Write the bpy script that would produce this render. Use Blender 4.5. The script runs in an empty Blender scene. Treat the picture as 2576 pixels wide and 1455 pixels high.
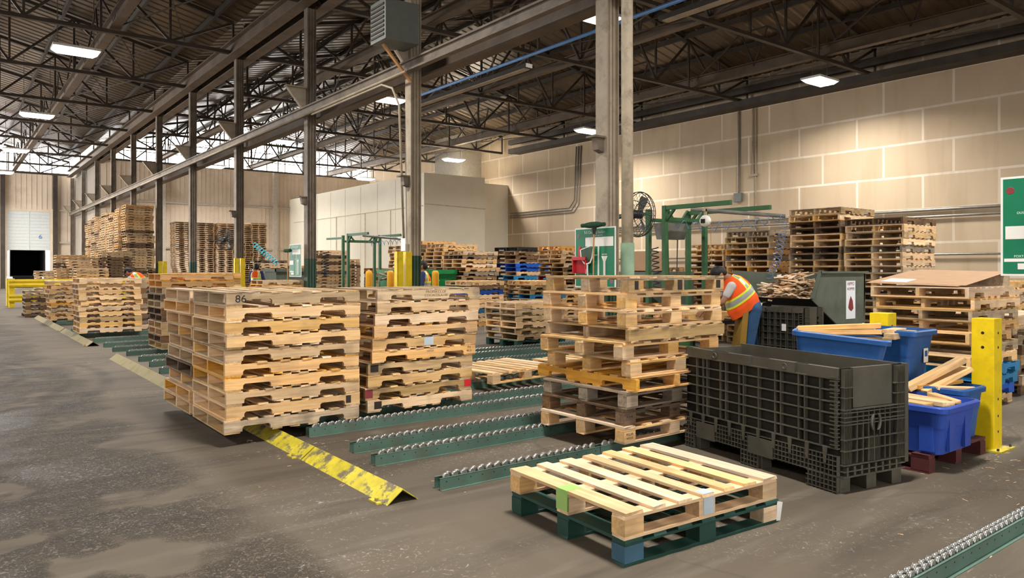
import bpy, bmesh, math, random
from mathutils import Vector, Matrix
R = random.Random(7)
PI = math.pi
SC = bpy.context.scene
COL = SC.collection

# ------------------------------------------------------------------ camera, world, exposure
cam_d = bpy.data.cameras.new('camera'); cam = bpy.data.objects.new('camera', cam_d); COL.objects.link(cam)
cam.location = (0, 0, 1.5); cam.rotation_euler = (PI/2, 0, -math.radians(37.515))
cam_d.sensor_fit = 'HORIZONTAL'; cam_d.sensor_width = 36.0; cam_d.lens = 36.0*1860/2576
cam_d.shift_y = -49.5/2576; cam_d.clip_end = 400
SC.camera = cam
SC.view_settings.view_transform = 'Standard'; SC.view_settings.look = 'None'
SC.view_settings.gamma = 1; SC.view_settings.use_curve_mapping = False
SC.view_settings.exposure = 0.0
LAMP_W = 690
W = bpy.data.worlds.new('daylight'); SC.world = W; W.use_nodes = True
W.node_tree.nodes['Background'].inputs[0].default_value = (1, .985, .96, 1)
W.node_tree.nodes['Background'].inputs[1].default_value = 15.0

# ------------------------------------------------------------------ materials
def s2l(c): return tuple(((x/255/12.92) if x <= 10.3 else ((x/255+.055)/1.055)**2.4) for x in c)
MATS = {}
class NT:
    def __init__(s, name):
        m = bpy.data.materials.new(name); m.use_nodes = True; s.m = m; s.t = m.node_tree
        s.b = s.t.nodes['Principled BSDF']
    def n(s, typ, **kw):
        nd = s.t.nodes.new(typ)
        for k, v in kw.items():
            if hasattr(nd, k): setattr(nd, k, v)
            else: nd.inputs[k].default_value = v
        return nd
    def l(s, a, b): s.t.links.new(a, b)
def mat(name, rgb, rough=.6, metal=0, noise=.12, nscale=6, bump=0, spec=.4, dirt=None, dscale=1.5, damt=.5, lin=False):
    c = rgb if lin else s2l(rgb)
    k = NT(name); k.b.inputs['Roughness'].default_value = rough; k.b.inputs['Metallic'].default_value = metal
    k.b.inputs['Specular IOR Level'].default_value = spec
    tc = k.n('ShaderNodeTexCoord')
    nz = k.n('ShaderNodeTexNoise', Scale=nscale, Detail=4.0); k.l(tc.outputs['Object'], nz.inputs['Vector'])
    mr = k.n('ShaderNodeMapRange'); mr.inputs['From Min'].default_value = .3; mr.inputs['From Max'].default_value = .7
    mr.inputs['To Min'].default_value = 1-noise; mr.inputs['To Max'].default_value = 1+noise
    k.l(nz.outputs[0], mr.inputs[0])
    hs = k.n('ShaderNodeHueSaturation', Color=(*c, 1)); k.l(mr.outputs[0], hs.inputs['Value'])
    out = hs.outputs[0]
    if dirt:
        n2 = k.n('ShaderNodeTexNoise', Scale=dscale, Detail=6.0, Roughness=.7); k.l(tc.outputs['Object'], n2.inputs['Vector'])
        r = k.n('ShaderNodeMapRange'); r.inputs['From Min'].default_value = .5; r.inputs['From Max'].default_value = .7; r.inputs['To Max'].default_value = damt
        k.l(n2.outputs[0], r.inputs[0])
        mx = k.n('ShaderNodeMixRGB', Color2=(*s2l(dirt), 1)); k.l(r.outputs[0], mx.inputs[0]); k.l(out, mx.inputs[1]); out = mx.outputs[0]
    k.l(out, k.b.inputs['Base Color'])
    if bump:
        bp = k.n('ShaderNodeBump', Strength=bump, Distance=.01); k.l(nz.outputs[0], bp.inputs['Height']); k.l(bp.outputs[0], k.b.inputs['Normal'])
    MATS[name] = k.m; return k.m
def wood(name, rgb, rgb2, grey=(120,105,90), dirt=.25):
    """grain runs along local X; every object gets its own shift of hue and grain"""
    k = NT(name); k.b.inputs['Roughness'].default_value = .75; k.b.inputs['Specular IOR Level'].default_value = .25
    tc = k.n('ShaderNodeTexCoord'); oi = k.n('ShaderNodeObjectInfo')
    mul = k.n('ShaderNodeVectorMath', operation='SCALE'); k.l(oi.outputs['Random'], mul.inputs['Scale']); mul.inputs[0].default_value = (37, 91, 53)
    add = k.n('ShaderNodeVectorMath', operation='ADD'); k.l(tc.outputs['Object'], add.inputs[0]); k.l(mul.outputs[0], add.inputs[1])
    mp = k.n('ShaderNodeMapping'); mp.inputs['Scale'].default_value = (1.2, 16, 16); k.l(add.outputs[0], mp.inputs[0])
    nz = k.n('ShaderNodeTexNoise', Scale=2.2, Detail=6.0, Distortion=.8); k.l(mp.outputs[0], nz.inputs['Vector'])
    nb = k.n('ShaderNodeTexNoise', Scale=3.2, Detail=3.0); k.l(add.outputs[0], nb.inputs['Vector'])
    cr = k.n('ShaderNodeMapRange'); cr.inputs['From Min'].default_value = .33; cr.inputs['From Max'].default_value = .67; k.l(nz.outputs[0], cr.inputs[0])
    m1 = k.n('ShaderNodeMixRGB', Color1=(*s2l(rgb2), 1), Color2=(*s2l(rgb), 1)); k.l(cr.outputs[0], m1.inputs[0])
    d = k.n('ShaderNodeMapRange'); d.inputs['From Min'].default_value = .52; d.inputs['From Max'].default_value = .72; d.inputs['To Max'].default_value = dirt*2.2; k.l(nb.outputs[0], d.inputs[0])
    m2 = k.n('ShaderNodeMixRGB', Color2=(*s2l(grey), 1)); k.l(d.outputs[0], m2.inputs[0]); k.l(m1.outputs[0], m2.inputs[1])
    vr = k.n('ShaderNodeMapRange'); vr.inputs['To Min'].default_value = .74; vr.inputs['To Max'].default_value = 1.18; k.l(oi.outputs['Random'], vr.inputs[0])
    fr = k.n('ShaderNodeMath', operation='MULTIPLY'); fr.inputs[1].default_value = 7.31; k.l(oi.outputs['Random'], fr.inputs[0])
    fc = k.n('ShaderNodeMath', operation='FRACT'); k.l(fr.outputs[0], fc.inputs[0])
    sr = k.n('ShaderNodeMapRange'); sr.inputs['To Min'].default_value = .75; sr.inputs['To Max'].default_value = 1.15; k.l(fc.outputs[0], sr.inputs[0])
    hs = k.n('ShaderNodeHueSaturation'); k.l(m2.outputs[0], hs.inputs['Color']); k.l(vr.outputs[0], hs.inputs['Value']); k.l(sr.outputs[0], hs.inputs['Saturation'])
    k.l(hs.outputs[0], k.b.inputs['Base Color'])
    bp = k.n('ShaderNodeBump', Strength=.25, Distance=.004); k.l(nz.outputs[0], bp.inputs['Height']); k.l(bp.outputs[0], k.b.inputs['Normal'])
    MATS[name] = k.m; return k.m
wood('pale', (230,198,156), (208,170,126), dirt=.14)
wood('tan', (236,198,144), (210,168,114), dirt=.2)
wood('honey', (232,182,108), (204,150,82), dirt=.18)
wood('weathered', (204,174,130), (170,142,104), (96,82,68), dirt=.35)
wood('dark', (132,102,74), (98,76,56), (60,50,42), dirt=.35)
wood('grey', (160,142,118), (130,112,92), (88,78,66), dirt=.3)
mat('blue_paint', (24,86,190), .6, noise=.2, dirt=(90,120,170), damt=.3)
mat('teal_blue', (34,124,176), .6, noise=.2, dirt=(100,110,110), damt=.4)
mat('red_paint', (120,26,34), .6, noise=.2)
mat('dark_red', (84,38,38), .7, noise=.2, dirt=(60,48,42), damt=.5)
mat('green_paint', (28,66,58), .6, noise=.25, dirt=(30,34,32), damt=.5)
mat('blue_block', (56,92,112), .6, noise=.2)
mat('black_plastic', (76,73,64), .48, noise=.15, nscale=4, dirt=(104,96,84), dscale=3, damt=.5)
mat('black_recess_shaded', (28,26,22), .6, noise=.2, nscale=4, dirt=(52,46,38), dscale=3, damt=.6)  # same plastic as the ribs, darkened: the shade between them is painted in
mat('pipe_pale', (206,192,168), .55, noise=.1, dirt=(120,106,88), dscale=4, damt=.7)
mat('sleeve_green', (128,154,128), .6, noise=.12)
mat('black_plain', (22,22,22), .5)
mat('steel', (118,106,92), .6, .1, noise=.25, nscale=3, dirt=(64,56,48), dscale=1.2, damt=.8)
mat('steel_light', (172,158,138), .6, .05, noise=.18, nscale=3, dirt=(96,84,70), dscale=1.5, damt=.8)
mat('steel_dark', (66,58,50), .6, .1, noise=.25, nscale=2)
mat('column_green', (58,84,68), .6, noise=.2, dirt=(48,50,46), damt=.5)
mat('truss', (70,61,53), .55, .2, noise=.2, nscale=2)
mat('beam_brown', (96,80,64), .55, .15, noise=.2, nscale=2, dirt=(60,50,42), damt=.6)
mat('yellow', (232,200,12), .5, noise=.08, dirt=(150,128,40), dscale=5, damt=.35)
mat('yellow_worn', (200,184,48), .6, noise=.2, nscale=10, dirt=(112,104,84), dscale=9, damt=2.0)
mat('yellow_faded', (134,122,84), .7, noise=.2, nscale=6, dirt=(120,110,92), dscale=6, damt=1.0)
mat('bollard_orange', (226,160,24), .6, noise=.1, dirt=(140,110,60), dscale=6, damt=.4)
mat('rail_green', (84,112,100), .5, .1, noise=.15, nscale=5, dirt=(92,88,76), dscale=4, damt=.6)
mat('wheel', (178,178,174), .28, .85, noise=.08)
mat('frame_green', (54,98,60), .5, noise=.15, dirt=(60,80,56), dscale=3, damt=.5)
mat('dumpster_green', (14,120,60), .5, noise=.15)
mat('hopper_grey', (92,100,88), .55, noise=.14, nscale=5, dirt=(60,64,56), dscale=3, damt=.5)
mat('tote_blue', (36,82,142), .42, noise=.12, dirt=(60,110,180), dscale=5, damt=.35)
mat('tote_royal', (46,76,164), .38, noise=.08)
mat('board_green', (20,118,84), .45, noise=.06)
mat('white', (232,230,224), .5, noise=.04)
mat('text_white', (220,232,226), .5, noise=0)
mat('ink', (28,26,26), .7, noise=.1)
mat('ink_brown', (112,92,74), .7, noise=.1)
mat('dustpan_red', (186,36,48), .45, noise=.08)
mat('dot_purple', (128,100,124), .6, noise=.1)
mat('dot_red', (132,52,56), .6, noise=.1)
mat('broom_green', (30,66,44), .95, noise=.5, nscale=60, bump=1)
mat('handle_wood', (186,136,84), .6)
mat('pipe_blue', (84,136,196), .4)
mat('conduit', (150,144,134), .4, .6)
mat('heater', (112,116,110), .5, .1, noise=.08)
mat('cardboard', (186,150,116), .8, noise=.06)
mat('paper', (232,236,240), .7, noise=.02)
mat('tape', (176,190,200), .35, noise=.1)
mat('spray_green', (150,186,104), .7)
mat('spray_red', (206,36,44), .7)
mat('scorch', (46,38,32), .8, noise=.3)
mat('vest', (255,96,30), .7, noise=.05)
mat('vest_yellow', (226,240,60), .6, noise=.03)
mat('reflective', (170,176,172), .35, .2, noise=.03)
mat('denim', (46,80,118), .85, noise=.2, nscale=12)
mat('apron', (146,112,38), .75, noise=.1)
mat('skin', (150,104,78), .5, noise=.05)
mat('hair', (22,18,16), .6)
mat('shirt', (190,188,186), .8)
mat('shirt_red', (180,44,44), .8)
mat('navy', (42,52,104), .8)
mat('cream', (250,242,222), .75, noise=.03, nscale=1)
mat('cream_line', (222,212,188), .7)
mat('endwall', (222,204,182), .8, noise=.06, nscale=.6, dirt=(170,150,132), dscale=.5, damt=.5)
mat('endwall_trim', (190,180,166), .6)
mat('sidewall', (150,140,128), .8, noise=.1, nscale=.8)
mat('door_white', (206,210,208), .5, noise=.04)
mat('trailer_black', (16,16,17), .9)
mat('light_slab', (200,200,204), .8)
mat('hose_blue', (104,140,186), .4)
mat('hose_dark', (40,44,50), .5)
mat('hose_cyan', (90,200,220), .4)
mat('plastic_white', (236,234,226), .4)
mat('plastic_grey', (120,118,112), .35, noise=.3, nscale=4)
mat('fan_dark', (44,44,44), .5)
mat('fan_blade', (120,122,122), .4, .5)
mat('table_black', (26,27,26), .5)
mat('concrete_pier', (168,160,146), .85, noise=.1)
mat('leaf', (150,138,118), .9)
def emis(name, rgb, st):
    k = NT(name); k.b.inputs['Emission Color'].default_value = (*rgb, 1); k.b.inputs['Emission Strength'].default_value = st
    k.b.inputs['Base Color'].default_value = (.9,.9,.9,1); MATS[name] = k.m
emis('lamp_glow', (.97, .98, 1), 22)
# glass of the clerestories
k = NT('clear_glass'); k.t.nodes.remove(k.b); o = k.t.nodes['Material Output']
tr = k.n('ShaderNodeBsdfTransparent'); gl = k.n('ShaderNodeBsdfGlossy', Roughness=.1); mx = k.n('ShaderNodeMixShader'); mx.inputs[0].default_value = .08
k.l(tr.outputs[0], mx.inputs[1]); k.l(gl.outputs[0], mx.inputs[2]); k.l(mx.outputs[0], o.inputs[0]); MATS['glass'] = k.m
# concrete floor
k = NT('floor_concrete'); tc = k.n('ShaderNodeTexCoord'); P = tc.outputs['Object']
def ns(scale, det=5., vec=None, dist=0., rough=.55):
    n = k.n('ShaderNodeTexNoise', Scale=scale, Detail=det, Distortion=dist, Roughness=rough); k.l(vec or P, n.inputs['Vector']); return n.outputs[0]
def rng(src, a, b, c, d):
    r = k.n('ShaderNodeMapRange'); k.l(src, r.inputs[0])
    for i, v in enumerate((a, b, c, d)): r.inputs[i+1].default_value = v
    return r.outputs[0]
def mixc(fac, c1, c2, bt='MIX'):
    m = k.n('ShaderNodeMixRGB', blend_type=bt)
    if isinstance(fac, float): m.inputs[0].default_value = fac
    else: k.l(fac, m.inputs[0])
    for i, c in ((1, c1), (2, c2)):
        if isinstance(c, tuple): m.inputs[i].default_value = (*s2l(c), 1)
        else: k.l(c, m.inputs[i])
    return m.outputs[0]
mp = k.n('ShaderNodeMapping'); mp.inputs['Scale'].default_value = (.35, 2.4, 1); mp.inputs['Rotation'].default_value = (0, 0, .25); k.l(P, mp.inputs[0])
base = mixc(rng(ns(.5, 6.), .35, .65, 0, 1), (97,87,74), (82,73,62))
base = mixc(rng(ns(1.6, 7., mp.outputs[0], .6), .5, .72, 0, .8), base, (66,60,53))
base = mixc(rng(ns(2.3, 8., mp.outputs[0], .3), .56, .7, 0, .45), base, (116,108,96))
# tyre arcs
for (cx_, cy_, r_) in ((-3.3, 12.0, 5.1), (-3.3, 12.0, 4.62), (-3.2, 12.6, 4.05), (-3.9, 9.0, 3.9)):
    sb = k.n('ShaderNodeVectorMath', operation='SUBTRACT'); k.l(P, sb.inputs[0]); sb.inputs[1].default_value = (cx_, cy_, 0)
    ln = k.n('ShaderNodeVectorMath', operation='LENGTH'); k.l(sb.outputs[0], ln.inputs[0])
    s_ = k.n('ShaderNodeMath', operation='SUBTRACT'); k.l(ln.outputs['Value'], s_.inputs[0]); s_.inputs[1].default_value = r_
    a_ = k.n('ShaderNodeMath', operation='ABSOLUTE'); k.l(s_.outputs[0], a_.inputs[0])
    f1 = rng(a_.outputs[0], .03, .13, .75, 0)
    mm = k.n('ShaderNodeMath', operation='MULTIPLY'); k.l(f1, mm.inputs[0]); k.l(rng(ns(1.1), .38, .55, .1, 1), mm.inputs[1])
    base = mixc(mm.outputs[0], base, (58,52,47))
vo = k.n('ShaderNodeTexVoronoi', Scale=.35, feature='DISTANCE_TO_EDGE'); nv = k.n('ShaderNodeTexNoise', Scale=1.5); k.l(P, nv.inputs['Vector'])
av = k.n('ShaderNodeMixRGB'); av.inputs[0].default_value = .25; k.l(P, av.inputs[1]); k.l(nv.outputs[1], av.inputs[2]); k.l(av.outputs[0], vo.inputs['Vector'])
sc2 = k.n('ShaderNodeMath', operation='MULTIPLY'); k.l(rng(ns(14, 9., None, 2.5, .75), .57, .66, 0, .8), sc2.inputs[0]); k.l(rng(ns(.9, 3.), .45, .6, 0, 1), sc2.inputs[1])
base = mixc(sc2.outputs[0], base, (176,170,160))
base = mixc(rng(vo.outputs[0], 0, .006, .45, 0), base, (70,62,54))
k.l(base, k.b.inputs['Base Color'])
# worn, scuffed and shiny towards the open aisle on the left (x below about 1)
sx = k.n('ShaderNodeSeparateXYZ'); k.l(P, sx.inputs[0])
aisle = rng(sx.outputs[0], -.2, 1.6, 1, 0)
scuff = rng(ns(26, 9., None, 2.2, .75), .46, .60, 0, 1)
sa = k.n('ShaderNodeMath', operation='MULTIPLY'); k.l(aisle, sa.inputs[0]); k.l(rng(ns(.9, 3.), .42, .6, 0, 1), sa.inputs[1])
k.l(rng(sa.outputs[0], 0, 1, .78, .2), k.b.inputs['Roughness'])
bpv = k.n('ShaderNodeMath', operation='MULTIPLY'); k.l(sa.outputs[0], bpv.inputs[0]); k.l(scuff, bpv.inputs[1])
bp = k.n('ShaderNodeBump', Strength=1.0, Distance=.045); k.l(bpv.outputs[0], bp.inputs['Height']); k.l(bp.outputs[0], k.b.inputs['Normal'])
k.b.inputs['Specular IOR Level'].default_value = .3
MATS['floor'] = k.m
# big taped panels of the right wall
k = NT('taped_panels'); tc = k.n('ShaderNodeTexCoord'); P = tc.outputs['Object']
sx = k.n('ShaderNodeSeparateXYZ'); k.l(P, sx.inputs[0]); cb = k.n('ShaderNodeCombineXYZ'); k.l(sx.outputs[1], cb.inputs[0]); k.l(sx.outputs[2], cb.inputs[1])
nw = k.n('ShaderNodeTexNoise', Scale=.7); k.l(P, nw.inputs['Vector']); wv = k.n('ShaderNodeMixRGB'); wv.inputs[0].default_value = .03; k.l(cb.outputs[0], wv.inputs[1]); k.l(nw.outputs[1], wv.inputs[2])
br = k.n('ShaderNodeTexBrick', offset=.42, offset_frequency=2); k.l(wv.outputs[0], br.inputs['Vector'])
for n_, v_ in (('Scale', 1.), ('Brick Width', 2.44), ('Row Height', 1.22), ('Mortar Size', .05), ('Mortar Smooth', .35)): br.inputs[n_].default_value = v_
br.inputs['Color1'].default_value = (*s2l((198,177,148)), 1); br.inputs['Color2'].default_value = (*s2l((188,166,138)), 1); br.inputs['Mortar'].default_value = (*s2l((222,208,188)), 1)
out = br.outputs[0]
mpv = k.n('ShaderNodeMapping'); mpv.inputs['Scale'].default_value = (1, 1.6, .25); k.l(P, mpv.inputs[0])
out = mixc(rng(ns(1.2, 5., mpv.outputs[0], .4), .5, .7, 0, .4), out, (172,148,116))
out = mixc(rng(ns(.35, 4.), .5, .7, 0, .4), out, (216,194,162))
k.l(out, k.b.inputs['Base Color']); k.b.inputs['Roughness'].default_value = .8; MATS['taped'] = k.m
# roof deck
k = NT('roof_deck'); tc = k.n('ShaderNodeTexCoord'); P = tc.outputs['Object']
out = mixc(rng(ns(.3, 4.), .4, .65, 0, 1), (96,78,58), (78,64,49))
k.l(out, k.b.inputs['Base Color']); k.b.inputs['Roughness'].default_value = .33; k.b.inputs['Metallic'].default_value = .3
k.b.inputs['Specular IOR Level'].default_value = .6
MATS['deck'] = k.m

# ------------------------------------------------------------------ mesh helpers
class MB:
    def __init__(s): s.v = []; s.f = []; s.mi = []; s.cur = 0
    def add(s, vs, fs):
        o = len(s.v); s.v += [tuple(v) for v in vs]; s.f += [tuple(i+o for i in f) for f in fs]; s.mi += [s.cur]*len(fs); return s
    def box(s, x0, y0, z0, x1, y1, z1):
        return s.add([(x0,y0,z0),(x1,y0,z0),(x1,y1,z0),(x0,y1,z0),(x0,y0,z1),(x1,y0,z1),(x1,y1,z1),(x0,y1,z1)],
                     [(0,3,2,1),(4,5,6,7),(0,1,5,4),(1,2,6,5),(2,3,7,6),(3,0,4,7)])
    def bar(s, a, b, w, h=None, up=(0,0,1)):
        """box beam from a to b, w wide across, h along up"""
        h = h or w; a = Vector(a); b = Vector(b); d = (b-a)
        if d.length < 1e-6: return s
        d.normalize(); up = Vector(up)
        if abs(d.dot(up)) > .98: up = Vector((1,0,0))
        x = d.cross(up).normalized(); u = x.cross(d).normalized(); x *= w/2; u *= h/2
        return s.add([a-x-u, a+x-u, a+x+u, a-x+u, b-x-u, b+x-u, b+x+u, b-x+u], [(0,3,2,1),(4,5,6,7),(0,1,5,4),(1,2,6,5),(2,3,7,6),(3,0,4,7)])
    def tube(s, pts, r, n=10, caps=True):
        pts = [Vector(p) for p in pts]; rs = r if isinstance(r, (list, tuple)) else [r]*len(pts)
        o = len(s.v); vs = []; fs = []; prev = None
        for i, p in enumerate(pts):
            d = (pts[min(i+1, len(pts)-1)]-pts[max(i-1, 0)]).normalized()
            up = prev if prev is not None else (Vector((0,0,1)) if abs(d.z) < .9 else Vector((1,0,0)))
            x = d.cross(up).normalized(); u = x.cross(d).normalized(); prev = u
            for j in range(n):
                a = 2*PI*j/n; vs.append(p+(x*math.cos(a)+u*math.sin(a))*rs[i])
        for i in range(len(pts)-1):
            for j in range(n):
                k_ = (j+1) % n; fs.append((i*n+j, i*n+k_, (i+1)*n+k_, (i+1)*n+j))
        if caps: fs.append(tuple(range(n-1, -1, -1))); fs.append(tuple((len(pts)-1)*n+j for j in range(n)))
        return s.add(vs, fs)
    def prism(s, poly, axis, a, b):
        """poly: 2D points; axis 'x': (y,z) extruded a..b in x; 'y': (x,z); 'z': (x,y)"""
        n = len(poly)
        def P(p, t): return (t, p[0], p[1]) if axis == 'x' else ((p[0], t, p[1]) if axis == 'y' else (p[0], p[1], t))
        vs = [P(p, a) for p in poly]+[P(p, b) for p in poly]
        return s.add(vs, [tuple(range(n-1, -1, -1)), tuple(range(n, 2*n))]+[(i, (i+1) % n, n+(i+1) % n, n+i) for i in range(n)])
    def lathe(s, prof, n=16, c=(0,0,0)):
        vs = []; fs = []
        for (r, z) in prof:
            for j in range(n): a = 2*PI*j/n; vs.append((c[0]+r*math.cos(a), c[1]+r*math.sin(a), c[2]+z))
        for i in range(len(prof)-1):
            for j in range(n): k_ = (j+1) % n; fs.append((i*n+j, i*n+k_, (i+1)*n+k_, (i+1)*n+j))
        fs.append(tuple(range(n-1, -1, -1))); fs.append(tuple((len(prof)-1)*n+j for j in range(n)))
        return s.add(vs, fs)
    def loft(s, rings, close=True):
        n = len(rings[0]); vs = [p for r in rings for p in r]; fs = []
        for i in range(len(rings)-1):
            for j in range(n): k_ = (j+1) % n; fs.append((i*n+j, i*n+k_, (i+1)*n+k_, (i+1)*n+j))
        if close: fs.append(tuple(range(n-1, -1, -1))); fs.append(tuple((len(rings)-1)*n+j for j in range(n)))
        return s.add(vs, fs)
    def mesh(s, name, mats, smooth=False, fix=True):
        me = bpy.data.meshes.new(name); me.from_pydata(s.v, [], s.f)
        if fix:
            b = bmesh.new(); b.from_mesh(me); bmesh.ops.recalc_face_normals(b, faces=b.faces); b.to_mesh(me); b.free()
        for m in (mats if isinstance(mats, (list, tuple)) else [mats]): me.materials.append(MATS[m])
        if any(s.mi): me.polygons.foreach_set('material_index', s.mi)
        if smooth: me.polygons.foreach_set('use_smooth', [True]*len(me.polygons))
        me.update(); return me
    def build(s, name, mats, parent=None, smooth=False, bevel=0, loc=None, rot=None):
        return obj(name, s.mesh(name, mats, smooth), parent, loc, rot, bevel)
def obj(name, me, parent=None, loc=None, rot=None, bevel=0):
    o = bpy.data.objects.new(name, me); COL.objects.link(o)
    if parent: o.parent = parent
    if loc: o.location = loc
    if rot: o.rotation_euler = rot
    if bevel:
        m = o.modifiers.new('bevel', 'BEVEL'); m.width = bevel; m.segments = 2; m.limit_method = 'ANGLE'
    return o
def tag(o, label, cat, group=None, kind=None):
    o['label'] = label; o['category'] = cat
    if group: o['group'] = group
    if kind: o['kind'] = kind
    return o
def thing(name, label, cat, loc=(0,0,0), rz=0, group=None):
    o = bpy.data.objects.new(name, None); o.empty_display_size = .1; COL.objects.link(o); o.location = loc; o.rotation_euler = (0, 0, rz)
    return tag(o, label, cat, group)
def struct(o): o['kind'] = 'structure'; return o
def dup(root, loc=None, rz=None, label=None, group=None):
    def cp(o, par):
        c = o.copy(); COL.objects.link(c)
        if par: c.parent = par
        for ch in o.children: cp(ch, c)
        return c
    r = cp(root, None)
    if loc is not None: r.location = loc
    if rz is not None: r.rotation_euler = (0, 0, rz)
    if label: r['label'] = label
    if group: r['group'] = group
    return r
_txt = {}
def text_mesh(s, size, m, spacing=1.0):
    key = (s, size, m)
    if key in _txt: return _txt[key]
    cu = bpy.data.curves.new('lettering', 'FONT'); cu.body = s; cu.size = size; cu.extrude = .0006; cu.align_x = 'CENTER'; cu.align_y = 'CENTER'; cu.space_character = spacing
    t = bpy.data.objects.new('lettering', cu); COL.objects.link(t); bpy.context.view_layer.update()
    me = bpy.data.meshes.new_from_object(t.evaluated_get(bpy.context.evaluated_depsgraph_get()))
    bpy.data.objects.remove(t); me.name = 'lettering'; me.materials.clear(); me.materials.append(MATS[m]); _txt[key] = me; return me
def lettering(s, size, m, parent, loc, rot, sx=1., name='lettering'):
    o = obj(name, text_mesh(s, size, m), parent, loc, rot); o.scale = (sx, 1, 1); return o
FX = (PI/2, 0, -PI/2)      # text readable from the -X side
FY = (PI/2, 0, 0)          # text readable from the -Y side
ORD = ['topmost', 'second from top', 'third from top', 'fourth from top', 'fifth from top', 'sixth from top', 'seventh from top', 'eighth from top', 'ninth from top', 'tenth from top', 'eleventh from top', 'twelfth from top', 'thirteenth from top', 'fourteenth from top', 'fifteenth from top', 'sixteenth from top', 'seventeenth from top', 'eighteenth from top', 'nineteenth from top', 'twentieth from top', 'twenty-first from top', 'twenty-second from top']

# ------------------------------------------------------------------ the building
def roof_z(x):
    c = 18.6 if x > 8.2 else -2.2
    return 12.6-.23*abs(x-c)
XL, XR, XW, YB, YE1, YE2 = -12.6, 8.2, 29.0, -16.0, 70.0, 58.0
struct(MB().box(XL-.2, YB-.2, -.2, XW+.2, YE1+.2, 0).build('floor', 'floor'))
# corrugated deck: ribs run down the slope, one step every .3 m along the hall
mb = MB()
prof = []
y = YB
while y < YE1: prof += [(y, 0), (y+.3, 0), (y+.36, .035), (y+.44, .035)]; y += .5
for (xa, xb, yend) in ((XL-.2, -2.2, YE1), (-2.2, XR, YE1), (XR, 18.6, YE2+.3), (18.6, XW+.2, YE2+.3)):
    pp = [p for p in prof if p[0] <= yend+.2]; vs = []; fs = []
    za = roof_z(xa) if xa != XR else 12.6-.23*10.4; zb = roof_z(xb) if xb != XR else 12.6-.23*10.4
    for (yy, dz) in pp: vs += [(xa, yy, za+dz), (xb, yy, zb+dz)]
    for i in range(len(pp)-1): fs.append((2*i, 2*i+1, 2*i+3, 2*i+2))
    mb.add(vs, fs)
ce = struct(obj('ceiling', mb.mesh('ceiling', 'deck', fix=False)))
struct(MB().box(XW, YB, 0, XW+.2, YE2, 10.4).build('wall_right', 'taped'))
struct(MB().box(XL-.2, YB, 0, XL, 36, 10.4).box(XL-.2, 66, 0, XL, YE1, 10.4).box(XL-.2, 36, 6.0, XL, 66, 10.4).build('wall_left', 'sidewall'))  # wide gap out of view, added so daylight reaches the far stacks
mb = MB().prism([(XL, 5.0), (XW, 5.0), (XW, 10.3), (18.6, 12.7), (8.2, 10.3), (-2.2, 12.7), (XL, 10.3)], 'y', YB-.2, YB)
for xa, xb in ((XL, -8), (-4.5, 2), (5.5, 29)): mb.box(xa, YB-.2, 0, xb, YB, 5.0)  # gaps behind the camera, added to let daylight onto the pallet faces
struct(mb.build('wall_front', 'sidewall'))
# daylight enters through the window bands and through unseen openings added to brighten the stacks; portals only help sampling it
def portal(loc, rot, sx, sy):
    ld = bpy.data.lights.new('daylight_portal', 'AREA'); ld.shape = 'RECTANGLE'; ld.size = sx; ld.size_y = sy; ld.cycles.is_portal = True
    o = bpy.data.objects.new('daylight_portal', ld); COL.objects.link(o); o.location = loc; o.rotation_euler = rot
for xa, xb in ((-8, -4.5), (2, 5.5)): portal(((xa+xb)/2, YB-.1, 2.5), (PI/2, 0, PI), xb-xa, 5)
portal((XL-.1, 51, 3.0), (0, -PI/2, 0), 6.0, 30)
portal((-2.2, YE1+.15, 10.7), (-PI/2, 0, 0), 20.6, 3); portal((18.6, YE2+.15, 10.7), (-PI/2, 0, 0), 20.4, 3)
# end walls with openings for the dock door and the man door
SILL = 9.2
mb = MB(); mb.box(XL, YE1, 0, 3.9, YE1+.2, SILL).box(6.75, YE1, 0, 8.6, YE1+.2, SILL).box(3.9, YE1, 6.1, 6.75, YE1+.2, SILL)
for i in range(60): x = XL+.2+i*.35; (mb.box(x, YE1-.03, 3.6 if not 3.6 < x < 6.9 else 6.3, x+.05, YE1, SILL-.1) if x < 8.2 else None)
struct(mb.build('wall_back_left', 'endwall'))
mb = MB(); mb.box(8.6, YE2, 0, 18.5, YE2+.2, SILL).box(19.4, YE2, 0, XW, YE2+.2, SILL).box(18.5, YE2, 2.15, 19.4, YE2+.2, SILL)
for i in range(70):
    x = 8.9+i*.3
    if x < 28.8 and not 18.3 < x < 19.5: mb.box(x, YE2-.025, 0, x+.03, YE2, SILL-.1)
struct(mb.build('wall_back', 'endwall'))
struct(MB().box(8.4, YE2, 0, 8.6, YE1, 10.3).build('wall_jog', 'sidewall'))
# clerestory bands
def clerestory(name, xa, xb, ridge, yy, n):
    w = thing(name, '', ''); del w['label']; del w['category']; w['kind'] = 'structure'
    t = 12.6-.23*10.4
    pg = MB()
    def top(x): return 12.6-.23*abs(x-ridge)-.02
    pts = [(xa, SILL), (xb, SILL), (xb, top(xb))]+([(ridge, top(ridge))] if xa < ridge < xb else [])+[(xa, top(xa))]
    pg.prism(pts, 'y', yy+.08, yy+.09); pg.build('window_pane', 'glass', w)
    fm = MB().box(xa, yy, SILL, xb, yy+.15, SILL+.09)
    for zz in (9.9, 10.6): fm.box(max(xa, ridge-(12.4-zz)/.23), yy+.04, zz, min(xb, ridge+(12.4-zz)/.23), yy+.12, zz+.05)
    for i in range(n+1):
        x = xa+(xb-xa)*i/n; fm.box(x-.03, yy+.04, SILL, x+.03, yy+.12, top(x))
    fm.build('window_frame', 'steel', w)
clerestory('window_1', XL, 8.4, -2.2, YE1, 14)
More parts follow.
